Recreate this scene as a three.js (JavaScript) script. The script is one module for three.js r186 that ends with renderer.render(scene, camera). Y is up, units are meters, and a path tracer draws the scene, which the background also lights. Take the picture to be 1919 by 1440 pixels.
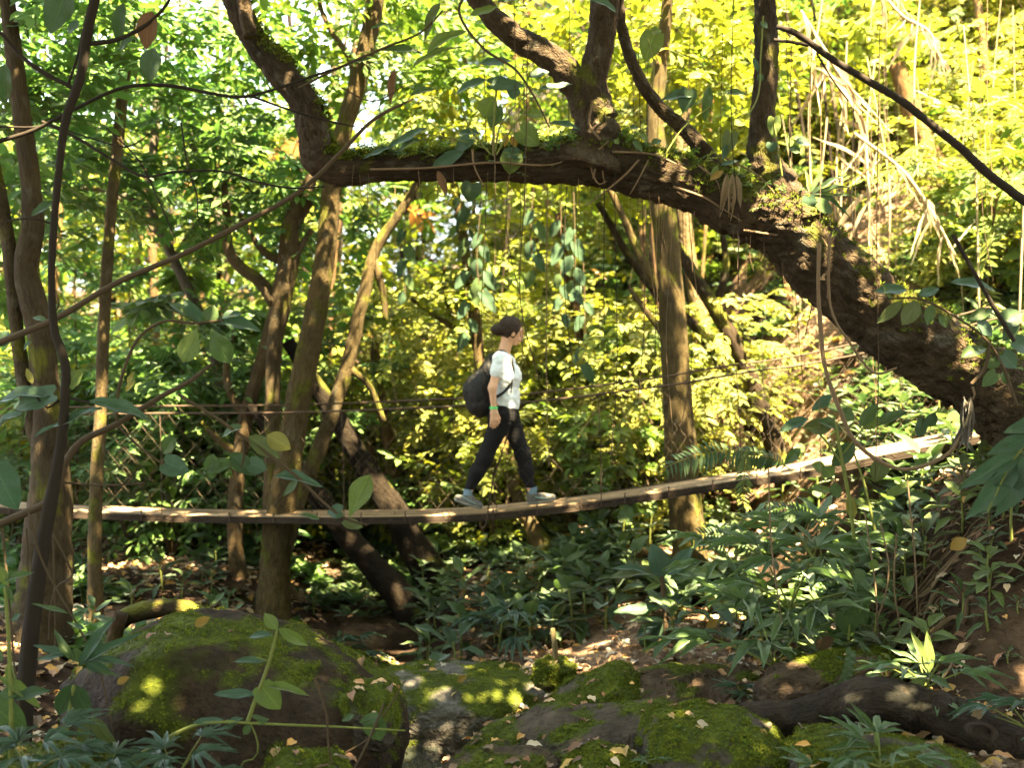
import * as THREE from 'three';
import { mergeGeometries } from 'three/addons/utils/BufferGeometryUtils.js';
import { ImprovedNoise } from 'three/addons/math/ImprovedNoise.js';

// ------------------------------------------------------------ camera, sky, sun, exposure
const EYE = 2.3, FOV = 40, F = 720 / Math.tan(FOV / 2 * Math.PI / 180);
const scene = new THREE.Scene();
const camera = new THREE.PerspectiveCamera(FOV, 1919 / 1440, 0.1, 400);
camera.position.set(0, EYE, 0);
camera.lookAt(0, EYE, -10);
camera.focus = 5.9; camera.userData.fStop = 1.5;
const renderer = new THREE.WebGLRenderer();
renderer.toneMapping = THREE.LinearToneMapping;
renderer.toneMappingExposure = 25;
renderer.shadowMap.enabled = true;

const SUN = new THREE.Vector3(0.22, 0.81, 0.43).normalize();
{ // clear tropical sky: deep blue overhead, whiter towards the horizon and round the sun
  const w = 256, h = 128, data = new Float32Array(w * h * 4);
  for (let j = 0; j < h; j++) for (let i = 0; i < w; i++) {
    const el = ((j + 0.5) / h - 0.5) * Math.PI, az = ((i + 0.5) / w - 0.5) * 2 * Math.PI;
    const d = new THREE.Vector3(Math.cos(el) * Math.cos(az), Math.sin(el), Math.cos(el) * Math.sin(az));
    const k = Math.pow(1 - Math.max(0, d.y), 3), g = Math.pow(Math.max(0, d.dot(SUN)), 10);
    const b = 0.35;
    data.set([b * (0.42 + 0.4 * k + 0.5 * g), b * (0.52 + 0.36 * k + 0.46 * g), b * (0.66 + 0.2 * k + 0.3 * g), 1], (j * w + i) * 4);
  }
  const sky = new THREE.DataTexture(data, w, h, THREE.RGBAFormat, THREE.FloatType);
  sky.mapping = THREE.EquirectangularReflectionMapping; sky.magFilter = THREE.LinearFilter; sky.needsUpdate = true;
  scene.background = sky; scene.environment = sky;
}
const sun = new THREE.DirectionalLight(new THREE.Color().setRGB(1, 0.84, 0.52), 5);
sun.position.copy(SUN).multiplyScalar(60).add(new THREE.Vector3(0, 0, -10));
sun.target.position.set(0, 0, -10); scene.add(sun, sun.target);
sun.castShadow = true; sun.shadow.mapSize.set(4096, 4096);
Object.assign(sun.shadow.camera, { left: -30, right: 30, top: 30, bottom: -30, near: 1, far: 140 });

// ------------------------------------------------------------ helpers
let seed = 7;
const rnd = () => { seed = (seed + 0x6D2B79F5) | 0; let t = Math.imul(seed ^ (seed >>> 15), 1 | seed); t = (t + Math.imul(t ^ (t >>> 7), 61 | t)) ^ t; return ((t ^ (t >>> 14)) >>> 0) / 4294967296; };
const rr = (a, b) => a + (b - a) * rnd();
const pick = a => a[Math.floor(rnd() * a.length)];
const gauss = () => (rnd() + rnd() + rnd() - 1.5) / 1.5;
const perlin = new ImprovedNoise();
const noise = (x, y, z) => perlin.noise(x + 31.7, y + 11.3, z + 57.1);
const fbm = (x, y, z, o = 4) => { let s = 0, a = 0.5, f = 1; for (let i = 0; i < o; i++) { s += a * noise(x * f, y * f, z * f); a *= 0.5; f *= 2.03; } return s; };
const smooth = (a, b, x) => { const t = Math.min(1, Math.max(0, (x - a) / (b - a))); return t * t * (3 - 2 * t); };
const lerp = (a, b, t) => a + (b - a) * t;
const V = (x, y, z) => new THREE.Vector3(x, y, z);
const RGB = (r, g, b) => new THREE.Color().setRGB(r, g, b);
/** the place d metres ahead of the camera that the photograph shows at a pixel */
const at = (px, py, d) => V((px - 959.5) / F * d, EYE - (py - 720) / F * d, -d);
const taken = {};
const numbered = n => { const k = taken[n] = (taken[n] ?? -1) + 1; return k ? `${n}_${String(k).padStart(3, '0')}` : n; };
function tag(o, label, category, group, kind) {
  if (label) o.userData.label = label; if (category) o.userData.category = category;
  if (group) o.userData.group = group; if (kind) o.userData.kind = kind; return o;
}
function thing(name, base, label, category, group) {
  const o = new THREE.Group(); o.name = numbered(name); o.position.copy(base); scene.add(o); return tag(o, label, category, group);
}
function mesh(name, geo, mat, parent, kind) {
  const m = new THREE.Mesh(geo, mat); m.name = name; m.castShadow = m.receiveShadow = true; parent.add(m);
  if (kind) m.userData.kind = kind; return m;
}
/** geometry given in the world, stored relative to its thing */
function part(name, geo, mat, parent, kind) {
  const p = parent.parent === scene ? parent.position : parent.parent ? parent.parent.position : V(0, 0, 0);
  geo.translate(-p.x, -p.y, -p.z); return mesh(name, geo, mat, parent, kind);
}
function copy(o, pos, turn = 0, scale = 1, label) {
  const c = o.clone(); c.name = numbered(o.name.replace(/_\d{3}$/, '')); c.position.copy(pos); c.rotation.set(rr(-0.12, 0.12), turn, rr(-0.12, 0.12)); c.scale.setScalar(scale);
  c.userData = { ...o.userData }; if (label) c.userData.label = label; scene.add(c); return c;
}
// ------------------------------------------------------------ textures
function hash(x, y, s) { let h = Math.imul(x, 374761393) + Math.imul(y, 668265263) + Math.imul(s, 974634777); h = Math.imul(h ^ (h >>> 13), 1274126177); return ((h ^ (h >>> 16)) >>> 0) / 4294967296; }
function tile(w, h, fx, fy, oct, s, f) { // a field of repeating value noise
  const out = new Float32Array(w * h);
  for (let o = 0, a = 1, t = 0; o < oct; o++, a *= 0.55, fx *= 2, fy *= 2) {
    for (let j = 0; j < h; j++) for (let i = 0; i < w; i++) {
      const x = i / w * fx, y = j / h * fy, x0 = Math.floor(x), y0 = Math.floor(y), u = x - x0, v = y - y0;
      const su = u * u * (3 - 2 * u), sv = v * v * (3 - 2 * v), x1 = (x0 + 1) % fx, y1 = (y0 + 1) % fy;
      let n = lerp(lerp(hash(x0, y0, s + o), hash(x1, y0, s + o), su), lerp(hash(x0, y1, s + o), hash(x1, y1, s + o), su), sv);
      if (f) n = f(n);
      out[j * w + i] += a * n;
    }
  }
  let lo = 1e9, hi = -1e9; for (const v of out) { lo = Math.min(lo, v); hi = Math.max(hi, v); }
  return out.map(v => (v - lo) / (hi - lo));
}
function tex(w, h, f, srgb) {
  const d = new Uint8Array(w * h * 4);
  for (let j = 0; j < h; j++) for (let i = 0; i < w; i++) {
    const c = f(i, j, j * w + i), q = typeof c === 'number' ? [c, c, c] : c;
    for (let k = 0; k < 3; k++) d[(j * w + i) * 4 + k] = Math.max(0, Math.min(255, q[k] * 255));
    d[(j * w + i) * 4 + 3] = 255;
  }
  const t = new THREE.DataTexture(d, w, h); t.wrapS = t.wrapT = THREE.RepeatWrapping; t.magFilter = t.minFilter = THREE.LinearFilter;
  if (srgb) t.colorSpace = THREE.SRGBColorSpace; t.needsUpdate = true; return t;
}
const ridge = n => 1 - Math.abs(2 * n - 1);
const barkA = tile(512, 512, 14, 8, 5, 3, ridge), barkB = tile(512, 512, 6, 6, 5, 9), grainA = tile(512, 512, 96, 4, 3, 5), fineA = tile(512, 512, 32, 32, 4, 21), coarseA = tile(512, 512, 8, 8, 5, 33);
const warped = barkA.map((_, n) => { const i = n % 512, j = n / 512 | 0, a = Math.round(90 * (coarseA[n] - 0.5)), b = Math.round(70 * (barkB[n] - 0.5)); return barkA[((j + b + 512) % 512) * 512 + (i + a + 512) % 512]; });
const T = {
  bark: tex(512, 512, (i, j, n) => { const v = 0.45 + 0.55 * (0.5 * warped[n] + 0.3 * barkB[n] + 0.2 * fineA[n]); return [v, v * lerp(0.95, 1, barkB[n]), v * lerp(0.86, 1, barkB[n])]; }, true),
  barkBump: tex(512, 512, (i, j, n) => 0.6 * warped[n] + 0.4 * fineA[n]),
  rock: tex(512, 512, (i, j, n) => { const v = 0.5 + 0.5 * (0.5 * fineA[n] + 0.5 * coarseA[n]); return [v, v, v]; }, true),
  rockBump: tex(512, 512, (i, j, n) => 0.5 * fineA[n] + 0.5 * coarseA[n]),
  wood: tex(512, 512, (i, j, n) => { const v = 0.5 + 0.5 * (0.6 * grainA[n] + 0.4 * coarseA[n]); return [v, v * 0.97, v * 0.93]; }, true),
  woodBump: tex(512, 512, (i, j, n) => grainA[n]),
};
const veinF = (i, j, n, w, h) => {
  const u = i / w, v = Math.abs(j / h - 0.5) * 2, ph = (u - v * 0.22) * 9, f = Math.abs(ph - Math.round(ph));
  const mid = Math.exp(-((v / 0.035) ** 2)), side = Math.exp(-((f / 0.06) ** 2)) * (1 - v) * (v > 0.03 ? 1 : 0);
  return [mid, side];
};
T.leaf = tex(256, 128, (i, j, n) => { const [m, s] = veinF(i, j, n, 256, 128), k = 0.74 + 0.14 * fineA[(j * 3 % 512) * 512 + i * 2 % 512] - 0.05 + 0.2 * m + 0.08 * s; return [k, k, k * 0.96]; }, true);
T.leafBump = tex(256, 128, (i, j, n) => { const [m, s] = veinF(i, j, n, 256, 128); return 0.6 - 0.4 * m - 0.3 * s; });

const std = (o) => new THREE.MeshPhysicalMaterial({ roughness: 0.9, specularIntensity: 0.25, ...o });
const M = {
  bark: std({ vertexColors: true, map: T.bark, bumpMap: T.barkBump, bumpScale: 0.035 }),
  barkSmall: std({ vertexColors: true, map: T.bark, bumpMap: T.barkBump, bumpScale: 0.012 }),
  rock: std({ vertexColors: true, map: T.rock, bumpMap: T.rockBump, bumpScale: 0.03, roughness: 0.85 }),
  soil: std({ vertexColors: true, map: T.rock, bumpMap: T.rockBump, bumpScale: 0.05, roughness: 1 }),
  twig: std({ color: RGB(0.06, 0.04, 0.022), bumpMap: T.barkBump, bumpScale: 0.002 }),
  darkTwig: std({ color: RGB(0.022, 0.016, 0.011), bumpMap: T.barkBump, bumpScale: 0.002 }),
  greenTwig: std({ color: RGB(0.12, 0.13, 0.03), roughness: 0.6 }),
  root: std({ color: RGB(0.13, 0.085, 0.048), bumpMap: T.barkBump, bumpScale: 0.002 }),
  paleVine: std({ color: RGB(0.22, 0.17, 0.1) }),
};
const leafMats = {};
/** thin leaf blade that lets part of the light through, with a waxy skin */
function leafMat(r, g, b, o = {}) {
  const key = [r, g, b, JSON.stringify(o)].join();
  return leafMats[key] ??= new THREE.MeshPhysicalMaterial({ color: RGB(r, g, b), roughness: 1, transmission: 0.42, thickness: 0, specularIntensity: 0.5, clearcoat: (o.wax ?? 0.55) * 0.7, clearcoatRoughness: o.cr ?? 0.36, side: THREE.DoubleSide, ...(o.plain ? {} : { map: T.leaf, bumpMap: T.leafBump, bumpScale: 0.004 }) });
}
const G = { // leaf colours picked leaf by leaf; blue has sky sheen put into it
  deep: leafMat(0.05, 0.105, 0.025), mid: leafMat(0.085, 0.15, 0.03), bright: leafMat(0.17, 0.24, 0.035), yellow: leafMat(0.3, 0.27, 0.04),
  blue: leafMat(0.058, 0.13, 0.056, { wax: 0.8, cr: 0.42 }), gold: leafMat(0.42, 0.25, 0.04, { wax: 0.1 }), dead: leafMat(0.2, 0.1, 0.045, { wax: 0.05 }), tan: leafMat(0.4, 0.27, 0.15, { wax: 0.05 }),
  olive: leafMat(0.12, 0.15, 0.035),
};
const sprayMat = new THREE.MeshPhysicalMaterial({ color: RGB(1, 1, 1), roughness: 1, transmission: 0.5, thickness: 0, specularIntensity: 0.4, clearcoat: 0.14, clearcoatRoughness: 0.35, side: THREE.DoubleSide });
const litterMat = new THREE.MeshPhysicalMaterial({ color: RGB(1, 1, 1), roughness: 1, transmission: 0.15, thickness: 0, side: THREE.DoubleSide });

// ------------------------------------------------------------ shapes
function build(pos, uv, idx, col) {
  const g = new THREE.BufferGeometry(); g.setAttribute('position', new THREE.Float32BufferAttribute(pos, 3));
  if (uv) g.setAttribute('uv', new THREE.Float32BufferAttribute(uv, 2)); if (col) g.setAttribute('color', new THREE.Float32BufferAttribute(col, 3));
  g.setIndex(idx); g.computeVertexNormals(); return g;
}
/** a limb: tapering, lumpy tube through pts with radii; paint(p, normal, t) gives vertex colour */
function limb(pts, radii, o = {}) {
  const { seg = 8, step = 0.08, lump = 0.08, freq = 3, paint, squash = 1, twist = 0 } = o;
  const curve = new THREE.CatmullRomCurve3(pts, false, 'centripetal'), len = curve.getLength();
  const n = Math.max(3, Math.min(420, Math.round(len / step)));
  const rc = new THREE.CatmullRomCurve3(radii.map((r, i) => V(i, r, 0)), false, 'catmullrom');
  const pos = [], uv = [], idx = [], col = [], nors = [];
  let nrm = null, prevT = null;
  // radius by control point parameter
  const P = [], Tn = [];
  for (let i = 0; i <= n; i++) { const t = i / n; P.push(curve.getPoint(t)); Tn.push(curve.getTangent(t)); }
  let l = 0; const r0 = Math.max(...radii);
  for (let i = 0; i <= n; i++) {
    const t = i / n, p = P[i], tg = Tn[i];
    if (!nrm) { nrm = Math.abs(tg.y) < 0.9 ? V(0, 1, 0) : V(1, 0, 0); nrm.sub(tg.clone().multiplyScalar(nrm.dot(tg))).normalize(); }
    else { nrm.sub(tg.clone().multiplyScalar(nrm.dot(tg))).normalize(); }
    const b = tg.clone().cross(nrm).normalize();
    if (i) l += p.distanceTo(P[i - 1]);
    const ri = t * (radii.length - 1), k = Math.min(radii.length - 2, Math.floor(ri)), r = lerp(radii[k], radii[k + 1], smooth(0, 1, ri - k));
    for (let j = 0; j <= seg; j++) {
      const a = (j % seg) / seg * 2 * Math.PI + twist * l, d = nrm.clone().multiplyScalar(Math.cos(a)).addScaledVector(b, Math.sin(a) * squash);
      const q = p.clone().addScaledVector(d, r), f = freq / Math.max(r0, 0.02) * 0.3;
      const dr = 1 + lump * 2 * fbm(q.x * f, q.y * f, q.z * f, 3) + (o.fine ?? 0) * fbm(q.x * 22, q.y * 22, q.z * 22, 3) - (o.fiss ?? 0) * Math.exp(-((noise(Math.cos(a) * r * 26 + 0.5 * noise(l * 3, 2, a), Math.sin(a) * r * 26, l * 4.5) / 0.1) ** 2));
      const w = p.clone().addScaledVector(d, r * dr);
      pos.push(w.x, w.y, w.z); uv.push(j / seg * Math.max(1, Math.round(2 * Math.PI * r0 / 0.5)) , l / 0.5);
      if (paint) { const c = paint(w, d, t); col.push(c[0], c[1], c[2]); }
      if (i < n && j < seg) { const a0 = i * (seg + 1) + j, a1 = a0 + seg + 1; idx.push(a0, a0 + 1, a1, a1, a0 + 1, a1 + 1); }
    }
  }
  for (const e of [0, n]) { const c = pos.length / 3, p = P[e]; pos.push(p.x, p.y, p.z); uv.push(0.5, 0); if (paint) col.push(...paint(p, Tn[e], e ? 1 : 0));
    for (let j = 0; j < seg; j++) { const a = e * (seg + 1) + j; e ? idx.push(a, a + 1, c) : idx.push(a, c, a + 1); } }
  return build(pos, uv, idx, paint ? col : null);
}
const wire = (pts, r, seg = 5, step = 0.08) => limb(pts, [r, r], { seg, step, lump: 0 });
/** leaf blade along +x, length 1, width 1 (scaled later), midrib at z = 0, upper side +y */
function blade(kind, n = 7, o = {}) {
  const { droop = 0.12, fold = 0.18, wave = 0.015, ph = 0 } = o;
  const W = { ell: t => Math.pow(Math.sin(Math.PI * Math.pow(t, 0.9)), 0.8), obov: t => Math.pow(Math.sin(Math.PI * Math.pow(t, 1.5)), 0.75), lance: t => Math.pow(Math.sin(Math.PI * Math.pow(t, 0.75)), 0.95),
    heart: t => t < 0.25 ? 0.78 + 0.22 * Math.sin(t / 0.25 * Math.PI / 2) : Math.pow(Math.cos((t - 0.25) / 0.75 * Math.PI / 2), 0.8) }[kind];
  const pos = [], uv = [], idx = [];
  for (let i = 0; i <= n; i++) {
    const t = i / n, w = Math.max(0.004, W(t)) * 0.5, y = -droop * t * t + wave * Math.sin(t * 9 + ph);
    for (const s of [-1, -0.5, 0, 0.5, 1]) {
      const back = kind === 'heart' && i === 0 ? -0.14 * Math.sin(Math.abs(s) * Math.PI * 0.75) : 0;
      pos.push(t + back, y + fold * w * Math.abs(s) - 0.25 * fold * w * s * s + wave * 1.5 * Math.sin(t * 14 + s * 2 + ph) * Math.abs(s), w * s); uv.push(t, 0.5 + s / 2);
    }
    if (i < n) for (let j = 0; j < 4; j++) { const a = i * 5 + j; idx.push(a, a + 1, a + 5, a + 5, a + 1, a + 6); }
  }
  return build(pos, uv, idx);
}
const B = {};
for (const k of ['ell', 'obov', 'lance', 'heart']) B[k] = [0, 1, 2].map(i => blade(k, 7, { droop: [0.06, 0.16, 0.3][i], fold: [0.12, 0.22, 0.3][i], ph: i * 2 }));
const basis = (x, y) => { const X = x.clone().normalize(), Z = X.clone().cross(y).normalize(), Y = Z.clone().cross(X); return new THREE.Quaternion().setFromRotationMatrix(new THREE.Matrix4().makeBasis(X, Y, Z)); };
/** a leaf as a mesh of its own: from a (world) towards b, as wide as w times its length, upper side turned to up */
function leaf(parent, a, b, w, kind, mat, up = V(0, 1, 0.4), name = 'leaf', bend) {
  const dir = b.clone().sub(a), L = dir.length(), m = new THREE.Mesh(B[kind][bend ?? Math.floor(rnd() * 3)], mat);
  const q = parent.parent === scene ? parent.position : V(0, 0, 0);
  m.name = name; m.position.copy(a).sub(q); m.quaternion.copy(basis(dir, up)); m.scale.set(L, L, w * L); m.castShadow = m.receiveShadow = true; parent.add(m); return m;
}
/** sprays of small leaves on a twig: what crowns and shrubs are filled with */
function smallLeaf(L, W, fold) {
  const pos = [], idx = [], rows = [[0, 0.02], [0.3, 0.9], [0.65, 0.8], [1, 0.02]];
  rows.forEach(([t, w], i) => { for (const s of [-1, 0, 1]) pos.push(t * L, -0.12 * L * t * t + fold * w * W * 0.5 * Math.abs(s), s * w * W * 0.5); if (i < 3) for (let j = 0; j < 2; j++) { const a = i * 3 + j; idx.push(a, a + 1, a + 3, a + 3, a + 1, a + 4); } });
  return build(pos, null, idx);
}
function spray(n, len, L, W, fan) {
  const list = [];
  const tw = new THREE.CylinderGeometry(0.0015, 0.004, len, 3, 1, true); tw.deleteAttribute('uv'); tw.rotateZ(-Math.PI / 2); tw.translate(len / 2, 0, 0);
  list.push(tw);
  for (let i = 0; i < n; i++) {
    const t = (i + 0.6) / n, s = i % 2 ? 1 : -1, k = rr(0.75, 1.15), g = smallLeaf(L * k, W * k, rr(0.1, 0.5));
    g.rotateX(rr(-0.5, 0.5)); g.rotateZ(rr(-0.55, 0.35)); g.rotateY(i === n - 1 ? rr(-0.3, 0.3) : s * rr(0.6, 1.2) * fan); g.translate(len * t, rr(-0.02, 0.02), 0); list.push(g);
  }
  return mergeGeometries(list);
}
const SPRAYS = [spray(11, 0.36, 0.135, 0.06, 1), spray(9, 0.34, 0.16, 0.062, 0.9), spray(13, 0.4, 0.11, 0.055, 1.1), spray(8, 0.3, 0.18, 0.085, 1), spray(6, 0.34, 0.29, 0.12, 1), spray(19, 0.62, 0.13, 0.03, 1.15)];
/** many copies of a spray as one part or one mass */
function sprays(name, parent, places, geo, mat = sprayMat) {
  const im = new THREE.InstancedMesh(geo, mat, places.length); im.name = name; im.castShadow = im.receiveShadow = true; im.userData.kind = 'stuff';
  const q = parent === scene ? V(0, 0, 0) : parent.position, m = new THREE.Matrix4();
  places.forEach((p, i) => { m.compose(p.p.clone().sub(q), p.q, V(p.s, p.s, p.s)); im.setMatrixAt(i, m); im.setColorAt(i, p.c); });
  parent.add(im); return im;
}
const eul = new THREE.Euler(), turned = (x, y, z) => new THREE.Quaternion().setFromEuler(eul.set(x, y, z, 'YXZ'));
const hang = (tilt = 0.5) => turned(rr(-tilt, tilt), rr(0, 6.283), rr(-0.9, 0.35));
function tint(c, v = 0.35) { const k = 1 + v * (rnd() * 2 - 1), h = rr(-0.16, 0.16); return RGB(c[0] * k * (1 + h), c[1] * k, c[2] * k * (1 - h)); }
const blob = (c, rx, ry, rz) => { for (;;) { const x = rr(-1, 1), y = rr(-1, 1), z = rr(-1, 1); if (x * x + y * y + z * z < 1) return V(c.x + x * rx, c.y + y * ry, c.z + z * rz); } };

// ------------------------------------------------------------ the ground: a stream bed between a flat left bank and a steep right bank
const bedX = d => -0.62 - (d - 5) * 0.15;
function height(x, z) {
  const d = -z, xc = bedX(Math.max(-4, d)), r = x - xc;
  let h = -0.42 + 0.02 * d + 0.3 * smooth(8.6, 10.5, d);
  // right bank
  h += 0.35 * smooth(0.3, 1.0, r) + 0.25 * smooth(1.2, 2.6, r) + 1.35 * smooth(2.7, 4.1, r - 0.22 * (d - 6)) * smooth(5.2, 6.5, d) + 0.55 * Math.max(0, r - 4.7) * smooth(4.6, 6.4, d);
  h += 0.2 * smooth(0.5, 1.4, r) * (1 - smooth(5.2, 7, d));
  // left bank
  h += 0.45 * smooth(0.3, 1.6, -r) + 0.45 * smooth(1.6, 3.2, -r) * (1 - smooth(7.5, 10, d));
  // the wooded slope behind
  h += (0.10 + 0.36 * smooth(-3, 3, x)) * Math.max(0, d - 10.8) * smooth(10.5, 12.5, d);
  h = Math.min(h, 30);
  h += 0.22 * fbm(x * 0.5, 3.1, z * 0.5, 3) + 0.07 * fbm(x * 2.1, 1.1, z * 2.1, 3) + 0.11 * fbm(x * 3.3, 4.1, z * 3.3, 4) * smooth(2.4, 3.2, r) * smooth(5.2, 6, d) * (1 - smooth(8, 9, d));
  return h;
}
const ground = (x, z) => V(x, height(x, z), z);
{
  const nx = 340, nz = 380, pos = [], uv = [], idx = [], col = [];
  for (let j = 0; j <= nz; j++) for (let i = 0; i <= nx; i++) {
    const s = i / nx * 2 - 1, x = 7 * s + 73 * s * s * s * Math.abs(s), t = j / nz, z = 14 - 30 * t - 80 * t * t * t * t;
    const y = height(x, z); pos.push(x, y, z); uv.push((x + 0.8 * y) / 1.3, (z - 0.5 * y) / 1.3);
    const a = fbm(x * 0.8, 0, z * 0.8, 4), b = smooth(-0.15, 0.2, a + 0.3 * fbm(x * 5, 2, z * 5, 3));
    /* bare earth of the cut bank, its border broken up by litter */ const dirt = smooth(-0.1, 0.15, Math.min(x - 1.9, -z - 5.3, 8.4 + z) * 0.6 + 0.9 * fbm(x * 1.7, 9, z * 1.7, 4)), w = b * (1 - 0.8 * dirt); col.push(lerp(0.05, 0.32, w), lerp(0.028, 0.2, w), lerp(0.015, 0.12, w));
    if (i < nx && j < nz) { const k = j * (nx + 1) + i; idx.push(k, k + 1, k + nx + 1, k + nx + 1, k + 1, k + nx + 2); }
  }
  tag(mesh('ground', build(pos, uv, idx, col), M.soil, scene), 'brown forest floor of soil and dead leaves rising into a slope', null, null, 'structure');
}
{ // water in the gap between the boulders
  const pos = [], uv = [], idx = [], n = 36;
  for (let i = 0; i <= n; i++) { const d = 3 + i * 0.16, xc = bedX(d), y = -0.36 + 0.022 * d; for (const s of [-0.5, 0, 0.5]) { pos.push(xc + s * 0.9, y + 0.015 * noise(d * 2, s * 3, 1), -d); uv.push(s * 2, d); } if (i < n) for (let j = 0; j < 2; j++) { const k = i * 3 + j; idx.push(k, k + 1, k + 3, k + 3, k + 1, k + 4); } }
  tag(mesh('water', build(pos, uv, idx), std({ color: RGB(0.02, 0.022, 0.016), roughness: 0.06, specularIntensity: 1, bumpMap: T.rockBump, bumpScale: 0.02 }), scene), 'dark trickle of stream water between the mossy boulders', null, null, 'structure');
}

// ------------------------------------------------------------ boulders
const mossGeo = (() => { const l = []; for (let i = 0; i < 4; i++) { const g = smallLeaf(0.02, 0.005, 0.2); g.rotateZ(rr(0.5, 1.3)); g.rotateY(i * 1.6 + rr(-0.4, 0.4)); l.push(g); } return mergeGeometries(l); })();
const mossMat = std({ color: RGB(1, 1, 1), roughness: 1, side: THREE.DoubleSide });
const MOSS = [0.075, 0.09, 0.008], STONE = [0.075, 0.058, 0.042], GREY = [0.14, 0.122, 0.098];
const rockTops = [];
function boulder(name, label, c, r, turn, o = {}) {
  const { moss = 0.5, stone = STONE, rough = 0.22, tufts = 1500, tilt = 0, s = 0, block = 0.3, yaw = 0, edge = 0 } = o;
  const t = thing(name, V(c.x, c.y - r.y, c.z), label, 'boulder');
  const g = new THREE.SphereGeometry(1, 96, 64).rotateZ(Math.PI / 2), p = g.attributes.position, uv = g.attributes.uv, col = [], q = turned(tilt, yaw, turn), v = V(0, 0, 0);
  for (let i = 0; i < p.count; i++) {
    v.fromBufferAttribute(p, i);
    const e = 1 / Math.pow(Math.abs(v.x) ** (2 + 3 * block) + Math.abs(v.y) ** (2 + 3 * block) + Math.abs(v.z) ** (2 + 3 * block), 1 / (2 + 3 * block));
    v.multiplyScalar(e);
    const f = 1 + rough * 1.6 * fbm(v.x * 1.1 + s, v.y * 1.1, v.z * 1.1, 2) + rough * 0.7 * fbm(v.x * 3 + s, v.y * 4, v.z * 3, 4);
    v.multiplyScalar(f); v.set(v.x * r.x, v.y * r.y, v.z * r.z).applyQuaternion(q); p.setXYZ(i, v.x, v.y + r.y, v.z);
    uv.setXY(i, uv.getX(i) * Math.max(1, Math.round((r.y + r.z) * 5)), uv.getY(i) * Math.max(1, Math.round(r.x * 5)));
  }
  g.computeVertexNormals();
  const n = g.attributes.normal, spots = [];
  for (let i = 0; i < p.count; i++) {
    v.fromBufferAttribute(p, i);
    const k = fbm(v.x * 3 + s * 7, v.y * 3, v.z * 3, 4) * 1.7 + 0.5 * fbm(v.x * 14, v.y * 14, v.z * 14 + s, 3), ny = n.getY(i);
    const m = smooth(0.02, 0.22, moss - 0.62 + 0.55 * ny + k), w = 0.75 + 0.9 * (0.5 + fbm(v.x * 5, v.y * 2 + s, v.z * 5, 4));
    const mm = 0.65 + 0.9 * (0.5 + fbm(v.x * 9 + s, v.y * 9, v.z * 9, 3));
    for (let a = 0; a < 3; a++) col.push(lerp(stone[a] * w, MOSS[a] * mm, m));
    if (m > 0.6) spots.push(i);
    if (ny > 0.72 && rnd() < 0.012) rockTops.push(v.clone().add(t.position));
  }
  g.setAttribute('color', new THREE.Float32BufferAttribute(col, 3));
  mesh('stone', g, M.rock, t);
  if (tufts && spots.length) {
    const pl = []; for (let k = 0; k < tufts; k++) {
      const i = pick(spots); v.fromBufferAttribute(p, i); const nn = V(n.getX(i), n.getY(i), n.getZ(i));
      const side = V(rr(-1, 1), rr(-1, 1), rr(-1, 1)).cross(nn).multiplyScalar(r.x * 0.035); v.add(side).addScaledVector(nn, -0.001);
      pl.push({ p: v.clone().add(t.position), q: new THREE.Quaternion().setFromUnitVectors(V(0, 1, 0), nn).multiply(turned(0, rr(0, 6), 0)), s: rr(0.5, 1.1) * (0.7 + 2.2 * Math.max(0, fbm(v.x * 6 + s, v.y * 6, v.z * 6, 2))), c: tint([0.095, 0.11, 0.01], 0.5) });
    }
    sprays('moss', t, pl, mossGeo, mossMat);
  }
  return t;
}
boulder('mossy_boulder', 'huge dark boulder with a green moss cap beside the stream', at(440, 1400, 5.9), V(0.9, 0.66, 0.85), -0.22, { moss: 0.36, stone: [0.04, 0.024, 0.013], rough: 0.17, tufts: 9000, s: 2, block: 0.3 });
boulder('mossy_boulder', 'small moss lump at the stream end of the huge boulder', at(690, 1345, 5.5), V(0.16, 0.17, 0.2), 0, { moss: 0.75, s: 5, tufts: 1500 });
boulder('flat_boulder', 'wide flat grey boulder with a mossy face in the middle of the stream', at(880, 1352, 7.9), V(0.86, 0.4, 0.66), -0.08, { moss: 0.24, stone: GREY, rough: 0.17, tufts: 3000, s: 9, block: 0.25 });
boulder('moss_lump', 'round yellow-green moss lump around the wooden stick', at(1040, 1268, 7.4), V(0.15, 0.11, 0.14), 0, { moss: 0.95, s: 12, tufts: 1500, rough: 0.3 });
boulder('mossy_stone', 'tilted green mossy slab beside the flat grey boulder', at(1125, 1335, 6.9), V(0.36, 0.24, 0.36), 0.42, { moss: 0.62, s: 15, tufts: 4000, block: 0.2 });
boulder('flat_stone', 'brown slab with a yellow mossy rim below the flat grey boulder', at(1000, 1425, 6.1), V(0.42, 0.24, 0.4), 0.3, { moss: 0.2, stone: [0.09, 0.064, 0.045], s: 18, tufts: 600, block: 0.2 });
boulder('flat_stone', 'low brown stone shelf behind the round mossy stones', at(1170, 1405, 5.9), V(0.55, 0.2, 0.4), 0.08, { moss: 0.25, stone: [0.08, 0.057, 0.04], s: 21, tufts: 1000, block: 0.3 });
boulder('mossy_stone', 'small mossy stone at the bottom edge, next to the largest green one', at(1135, 1468, 5.0), V(0.2, 0.14, 0.2), 0, { moss: 0.7, s: 24, tufts: 2500 });
boulder('mossy_boulder', 'large green mossy boulder under the broken end of the log', at(1340, 1440, 5.15), V(0.37, 0.25, 0.35), -0.1, { moss: 0.72, s: 27, tufts: 6500, rough: 0.14 });
boulder('mossy_boulder', 'mossy boulder below the log behind the bottom seedlings', at(1650, 1480, 4.9), V(0.5, 0.22, 0.3), -0.1, { moss: 0.62, s: 31, tufts: 5000 });
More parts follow.
